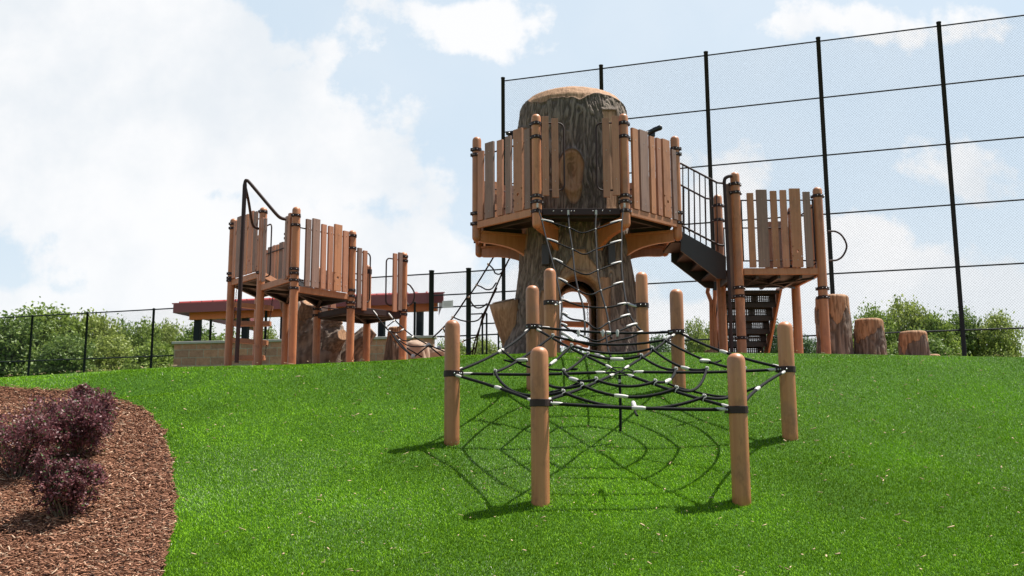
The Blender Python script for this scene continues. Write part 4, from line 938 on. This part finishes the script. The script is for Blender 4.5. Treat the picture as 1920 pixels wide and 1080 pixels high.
fpost(mf, ft(777), W(777, 566, fpt(ft(777)).y).z, .035)
for z in (zmid, W(850, 552, fpt(ft(850)).y).z, W(850, 575, fpt(ft(850)).y).z, W(850, 630, fpt(ft(850)).y).z): frail(mf, tm0 if z == zmid else t808, 0, z)
frail(mf, ft(765), t808, W(790, 632, fpt(ft(790)).y).z)
chainlink(mf, tm0, 0, 2.25, zmid)
for px in (904, 912, 934):
    fpost(mf, ft(px), W(px, 588 if px < 930 else 608, fpt(ft(px)).y).z, .028)
frail(mf, t878, ft(912), W(900, 588, fpt(ft(900)).y).z, .02); frail(mf, ft(903), ft(940), W(920, 606, fpt(ft(920)).y).z, .02)
zl = W(287, 580, fpt(ft(287)).y).z; zlb = W(287, 668, fpt(ft(287)).y).z
lf = thing('low_fence', 'lower black chain-link fence at the far left in front of the woods', 'fence', tuple(fpt(ft(240), 2.6)))
tl = [ft(x) for x in (-20, 60, 163, 287, 395, 498, 604, 690)]
for t in tl: fpost(lf, t, zl + .03, .04)
frail(lf, tl[0], tl[-1], zl); frail(lf, tl[0], tl[-1], zlb); chainlink(lf, tl[0], tl[-1], zlb - .4, zl)
sg = W(839, 570, fpt(ft(839)).y - .1); sd = FD
sig = MB().box(sg, (.34, .012, .20), sd).obj('fence_sign', ['sign_white']); tag(sig, 'small white rectangular notice fixed to the black fence gate', 'sign')
for k in range(4):
    q = MB().box(sg + Vector((0, 0, .065 - .04 * k)) + FN * 0.009 * (1 if FN.y < 0 else -1), (.26 - .05 * (k % 2), .004, .006), sd).obj('text_line', 'sign_ink', sig)

# ---------------------------------------------------------------- pavilion and block wall
pa, pb = W(325, 578, 31.0), W(831, 545, 28.9); pa.z = pb.z = 0; pd = (pb - pa).normalized(); pn = Vector((-pd.y, pd.x, 0)); PL = (pb - pa).length
pv = thing('picnic_pavilion', 'open pavilion with dark red metal roof and orange fascia behind the left structure', 'shelter', (pa.x, pa.y, 2.4))
ze = W(325, 587, 31.0).z; zt_ = W(325, 569, 31.0).z
MB().box(pa + pd * PL / 2 + Vector((0, 0, (ze + zt_) / 2)), (PL, .05, zt_ - ze), pd).obj('front_fascia', 'fascia_red', pv)
MB().box(pa + pd * (PL / 2 + .05) + pn * .35 + Vector((0, 0, ze - .07)), (PL - .7, .12, .26), pd).obj('beam', 'orange_paint', pv)
zr = zt_ + .50; dep = 3.0
m = MB(); f0 = pa + pd * (-.05) + pn * -.03; 
for s_, e_ in ((0, 1),):
    m.add([f0 + Vector((0, 0, zt_ + .01)), f0 + pd * (PL + .1) + Vector((0, 0, zt_ + .01)), pa + pd * (PL - 1.1) + pn * dep + Vector((0, 0, zr)), pa + pd * (.35) + pn * dep + Vector((0, 0, zr)),
           f0 + Vector((0, 0, zt_ - .03)), f0 + pd * (PL + .1) + Vector((0, 0, zt_ - .03)), pa + pd * (PL - 1.1) + pn * dep + Vector((0, 0, zr - .05)), pa + pd * .35 + pn * dep + Vector((0, 0, zr - .05))],
          [(0, 1, 2, 3), (7, 6, 5, 4), (0, 4, 5, 1), (1, 5, 6, 2), (2, 6, 7, 3), (3, 7, 4, 0)])
for k in range(int(PL / .4)):
    a = pa + pd * (.2 + k * .4); m.beam(a + Vector((0, 0, zt_ + .03)), a + pd * (.15 - 1.2 * k * .4 / PL) + pn * (dep - .02) + Vector((0, 0, zr + .015)), .03, .045)
m.obj('roof', 'roof_red', pv)
m = MB(); m.add([pa + Vector((0, 0, ze)), pa + pn * 2 * dep + Vector((0, 0, ze)), pa + pn * 2 * dep + Vector((0, 0, zt_)), pa + pn * dep + pd * .35 + Vector((0, 0, zr)), pa + Vector((0, 0, zt_))], [(0, 1, 2, 3, 4)]); m.obj('gable', 'fascia_red', pv)
MB().add([pa + pd * PL + Vector((0, 0, ze)), pa + pd * (PL - 1.1) + pn * dep + Vector((0, 0, ze)), pa + pd * (PL - 1.1) + pn * dep + Vector((0, 0, zr)), pa + pd * PL + Vector((0, 0, zt_))], [(0, 1, 2, 3)]).obj('gable', 'fascia_red', pv)
for px in (352, 455, 536, 735, 810):
    q = W(px, 620, 30.8); t = (Vector((q.x, q.y, 0)) - pa).dot(pd); c = pa + pd * t + pn * .5; MB().box(c + Vector((0, 0, (ze + 1.9) / 2)), (.19, .19, ze - 1.9), pd).obj('column', 'fence_metal', pv, bevel=.01)
wa, wb = W(331, 650, 28.6), W(812, 650, 27.2); wa.z = wb.z = 0; wd_ = (wb - wa); WL = wd_.length; wd_.normalize()
zw = W(331, 646, 28.6).z
bw = thing('block_wall', 'low tan split-face block wall with pale cap behind the left structure', 'wall', (wa.x, wa.y, 2.2))
o = MB().box((0, 0, 0), (WL, .30, 1.3)).obj('wall', 'block'); o.parent = bw; o.location = wa + wd_ * WL / 2 + Vector((0, 0, zw - .65)) - bw.location; o.rotation_euler = (0, 0, math.atan2(wd_.y, wd_.x))
MB().box(wa + wd_ * WL / 2 + Vector((0, 0, zw + .03)), (WL + .12, .42, .075), wd_).obj('cap', 'cap_stone', bw, bevel=.012)

# ---------------------------------------------------------------- trees
def leaf_cloud(n, centers, radii, size, c0, c1, seed, up=.35, shell=.55, sub=7):
    rg = np.random.default_rng(seed); w = np.array(radii).prod(1) ** .66; w /= w.sum(); ci = rg.choice(len(centers), n, p=w); cen = np.array(centers)[ci]; rad = np.array(radii)[ci]
    # twig clusters: sub-centres on each lobe, leaves gathered round them
    nc = max(20, n // 40); sc = rg.choice(len(centers), nc, p=w); d = rg.normal(size=(nc, 3)); d /= np.linalg.norm(d, axis=1)[:, None]; rr = shell + (1 - shell) * rg.random(nc) ** .6
    scn = np.array(centers)[sc] + d * np.array(radii)[sc] * rr[:, None] * (1 + .10 * rg.normal(size=(nc, 1)))
    k = rg.integers(0, nc, n); cs = np.array(radii)[sc][k].mean(1)[:, None] * .17
    P = scn[k] + rg.normal(size=(n, 3)) * cs
    nr = rg.normal(size=(n, 3)); nr[:, 2] += up; nr /= np.linalg.norm(nr, axis=1)[:, None]; a = np.cross(nr, rg.normal(size=(n, 3))); a /= np.linalg.norm(a, axis=1)[:, None]; b = np.cross(nr, a)
    s = size * rg.uniform(.6, 1.3, n)[:, None]; a *= s; b *= s * .55
    V = np.stack([P - a, P + b, P + a, P - b], 1).reshape(-1, 3); FA = np.arange(4 * n).reshape(-1, 4)
    t = np.clip(rg.random(n) * .6 + .4 * rg.random(nc)[k], 0, 1)[:, None]; col = np.array(c0) * (1 - t) + np.array(c1) * t
    return V, FA, np.repeat(col, 4, 0)
def make_tree(seed, H, Wd, nl, c0, c1, leaf):
    rg = np.random.default_rng(seed); cs, rs = [], []
    nlobe = rg.integers(7, 11)
    for k in range(nlobe):
        a = rg.uniform(0, 2 * np.pi); q = rg.random() ** .6; z = H * rg.uniform(.28, .80); w_ = Wd / 2 * (1 - .75 * max(0, (z / H - .45) / .55)) ; cs.append((math.cos(a) * q * w_ * .7, math.sin(a) * q * w_ * .7, z)); r = Wd * rg.uniform(.19, .30); rs.append((r, r, r * rg.uniform(.7, 1.05)))
    cs.append((rg.uniform(-.3, .3), 0, H * .82)); rs.append((Wd * .26, Wd * .26, H * .17)); cs.append((0, 0, H * .5)); rs.append((Wd * .35, Wd * .35, H * .26))
    V, FA, col = leaf_cloud(nl, cs, rs, leaf, c0, c1, seed)
    t = thing('broadleaf_tree', 'tree', 'tree'); o = rawmesh('crown', V, FA, 'leaf', col); o.parent = t
    m = MB(); tr_ = H * .022; m.tube([(0, 0, -.5), (0.05, 0, H * .2), (.1, .05, H * .45), (.1, 0, H * .75)], [tr_ * 1.2, tr_, tr_ * .7, tr_ * .25], 8)
    for c in cs[:7]: m.tube([(0.05, 0, H * .28), (c[0] * .5, c[1] * .5, (c[2] + H * .3) / 2), c], [tr_ * .5, tr_ * .35, tr_ * .12], 6)
    o = m.obj('trunk', 'branch_bark'); o.parent = t; return t
plain('branch_bark', (.10, .075, .055), .9, .4, 3)
G1 = ((.095, .15, .024), (.31, .40, .075)); G2 = ((.070, .125, .028), (.23, .31, .068)); G3 = ((.12, .17, .034), (.38, .44, .095)); G4 = ((.055, .105, .042), (.16, .235, .078))
protos = [make_tree(31, 10, 8, 38000, *G1, .15), make_tree(32, 10, 7, 38000, *G2, .15), make_tree(33, 10, 9, 38000, *G3, .145), make_tree(34, 10, 6.5, 28000, *G4, .14), make_tree(35, 10, 6, 18000, *G3, .13)]
used = set()
TREES = [(96, 560, 150, 58, 0, 'bright green broad tree filling the far left corner'), (170, 578, 130, 60, 2, 'yellow-green tree behind the first fence post'), (228, 592, 90, 62, 1, 'darker green tree just left of the second fence post'),
 (272, 588, 80, 56, 0, 'mid green bushy tree right behind the second fence post'), (318, 596, 90, 60, 2, 'light green tree at the left end of the pavilion roof'), (374, 600, 110, 58, 1, 'dark green tree under the pavilion between its first columns'),
 (208, 622, 130, 52, 2, 'pale low tree in front of the left woods'), (130, 618, 120, 50, 1, 'dark low tree at the left edge behind the fence'), (290, 628, 110, 51, 0, 'low leafy tree left of the block wall'),
 (432, 612, 80, 60, 0, 'green tree behind the ladder of the left structure'), (504, 608, 74, 55, 2, 'pointed green tree seen between two posts of the left structure'), (846, 618, 70, 56, 0, 'green tree right of the stout fence post'),
 (900, 628, 80, 54, 2, 'light green tree behind the dark rear net'), (945, 634, 60, 56, 1, 'green tree beside the flared branch stub'), (1072, 640, 80, 52, 3, 'dark tree seen through the arched doorway'),
 (1232, 618, 70, 57, 3, 'hazy tree between the two right web posts'), (1302, 583, 52, 52, 4, 'slim light green tree left of the square tower'), (1336, 588, 44, 53, 4, 'slim light green tree touching the tower posts'), (1318, 622, 70, 55, 1, 'dark tree low behind the slim pair'),
 (1447, 592, 60, 55, 3, 'dark green tree between the rear stair and a post'), (1512, 620, 60, 55, 3, 'dark evergreen-like tree left of the tall stump'), (1490, 603, 34, 57, 3, 'narrow dark tree behind the rear tower post'), (1632, 560, 90, 54, 0, 'bright green tree behind the medium stump'), (1686, 553, 110, 56, 2, 'tallest light green tree, between medium and low stump'),
 (1748, 575, 90, 55, 0, 'green tree at the far right behind the low stump'), (1800, 570, 90, 58, 1, 'dark green tree beyond the right edge'), (1720, 612, 110, 50, 1, 'low green tree behind the low stump'), (1610, 612, 80, 50, 0, 'low green tree between the tall and medium stump'), (1870, 578, 100, 56, 2, 'pale tree at the extreme right'),
 (40, 572, 140, 56, 1, 'dark tree beyond the left edge'), (560, 628, 70, 60, 1, 'small far tree behind the hollow stump'), (655, 632, 70, 60, 0, 'small far tree behind the low deck')]
H0 = [10] * 5; W0 = [8, 7, 9, 6.5, 6]
for i, (px, pt, wpx, Y, k, lab) in enumerate(TREES):
    p = W(px, pt, Y); zg = gzf(p.x, Y) - .3; h = (p.z - zg) * .97; wd = wpx / F * Y
    src = protos[k]; lab_ = lab
    if k not in used: used.add(k); o = src
    else:
        o = src.copy(); C.objects.link(o)
        for ch in list(src.children): c = ch.copy(); C.objects.link(c); c.parent = o
    o.location = (p.x, Y, zg); o.scale = (wd * 1.35 / W0[k], wd * 1.35 / W0[k], h / 10 * .97); o.rotation_euler = (0, 0, i * 1.7); tag(o, lab_, 'tree', 'trees beyond the fences')

# ---------------------------------------------------------------- purple shrubs on the mulch
def shrub(px, py, w, h, lab, seed, n=9000):
    b = hit(px, py); t = thing('barberry_shrub', lab, 'shrub', tuple(b), 'purple shrubs in the mulch bed'); rg = np.random.default_rng(seed)
    cs = [(rg.uniform(-.5, .5) * w, rg.uniform(-.5, .5) * w, h * rg.uniform(.35, .78)) for _ in range(9)] + [(0, 0, h * .45)]; rs = [(w * .3, w * .3, h * .26)] * 9 + [(w * .45, w * .45, h * .4)]
    V, FA, col = leaf_cloud(n, cs, rs, .0125, (.05, .018, .022), (.26, .09, .10), seed, shell=.5); g = rg.random(n) < .08; col = col.reshape(-1, 4, 3); col[g] = (.07, .13, .03); g = rg.random(n) < .07; col[g] = (.34, .20, .19); col = col.reshape(-1, 3)
    o = rawmesh('foliage', V, FA, 'leaf', col); o.parent = t
    for k in range(16):
        c = cs[k % 10]; j = Vector((rg.uniform(-.07, .07), rg.uniform(-.07, .07), 0)); MB().tube(smoothpts([j * .4, j + Vector(c) * .5, Vector(c) + j + Vector((0, 0, h * rg.uniform(.05, .22)))], 3), [.007] * 4 + [.004] * 3, 5).obj('stem', 'branch_bark').parent = t
shrub(136, 866, .40, .60, 'larger purple leaved shrub upper in the mulch bed', 51, 13000)
shrub(118, 976, .28, .42, 'smaller purple leaved shrub low at the left edge of the mulch bed', 52, 9000)
shrub(30, 900, .45, .60, 'purple shrub beyond the left picture edge, farther up', 53, 9000)
shrub(158, 772, .20, .24, 'small purple shrub at the top end of the mulch bed', 54, 5000)
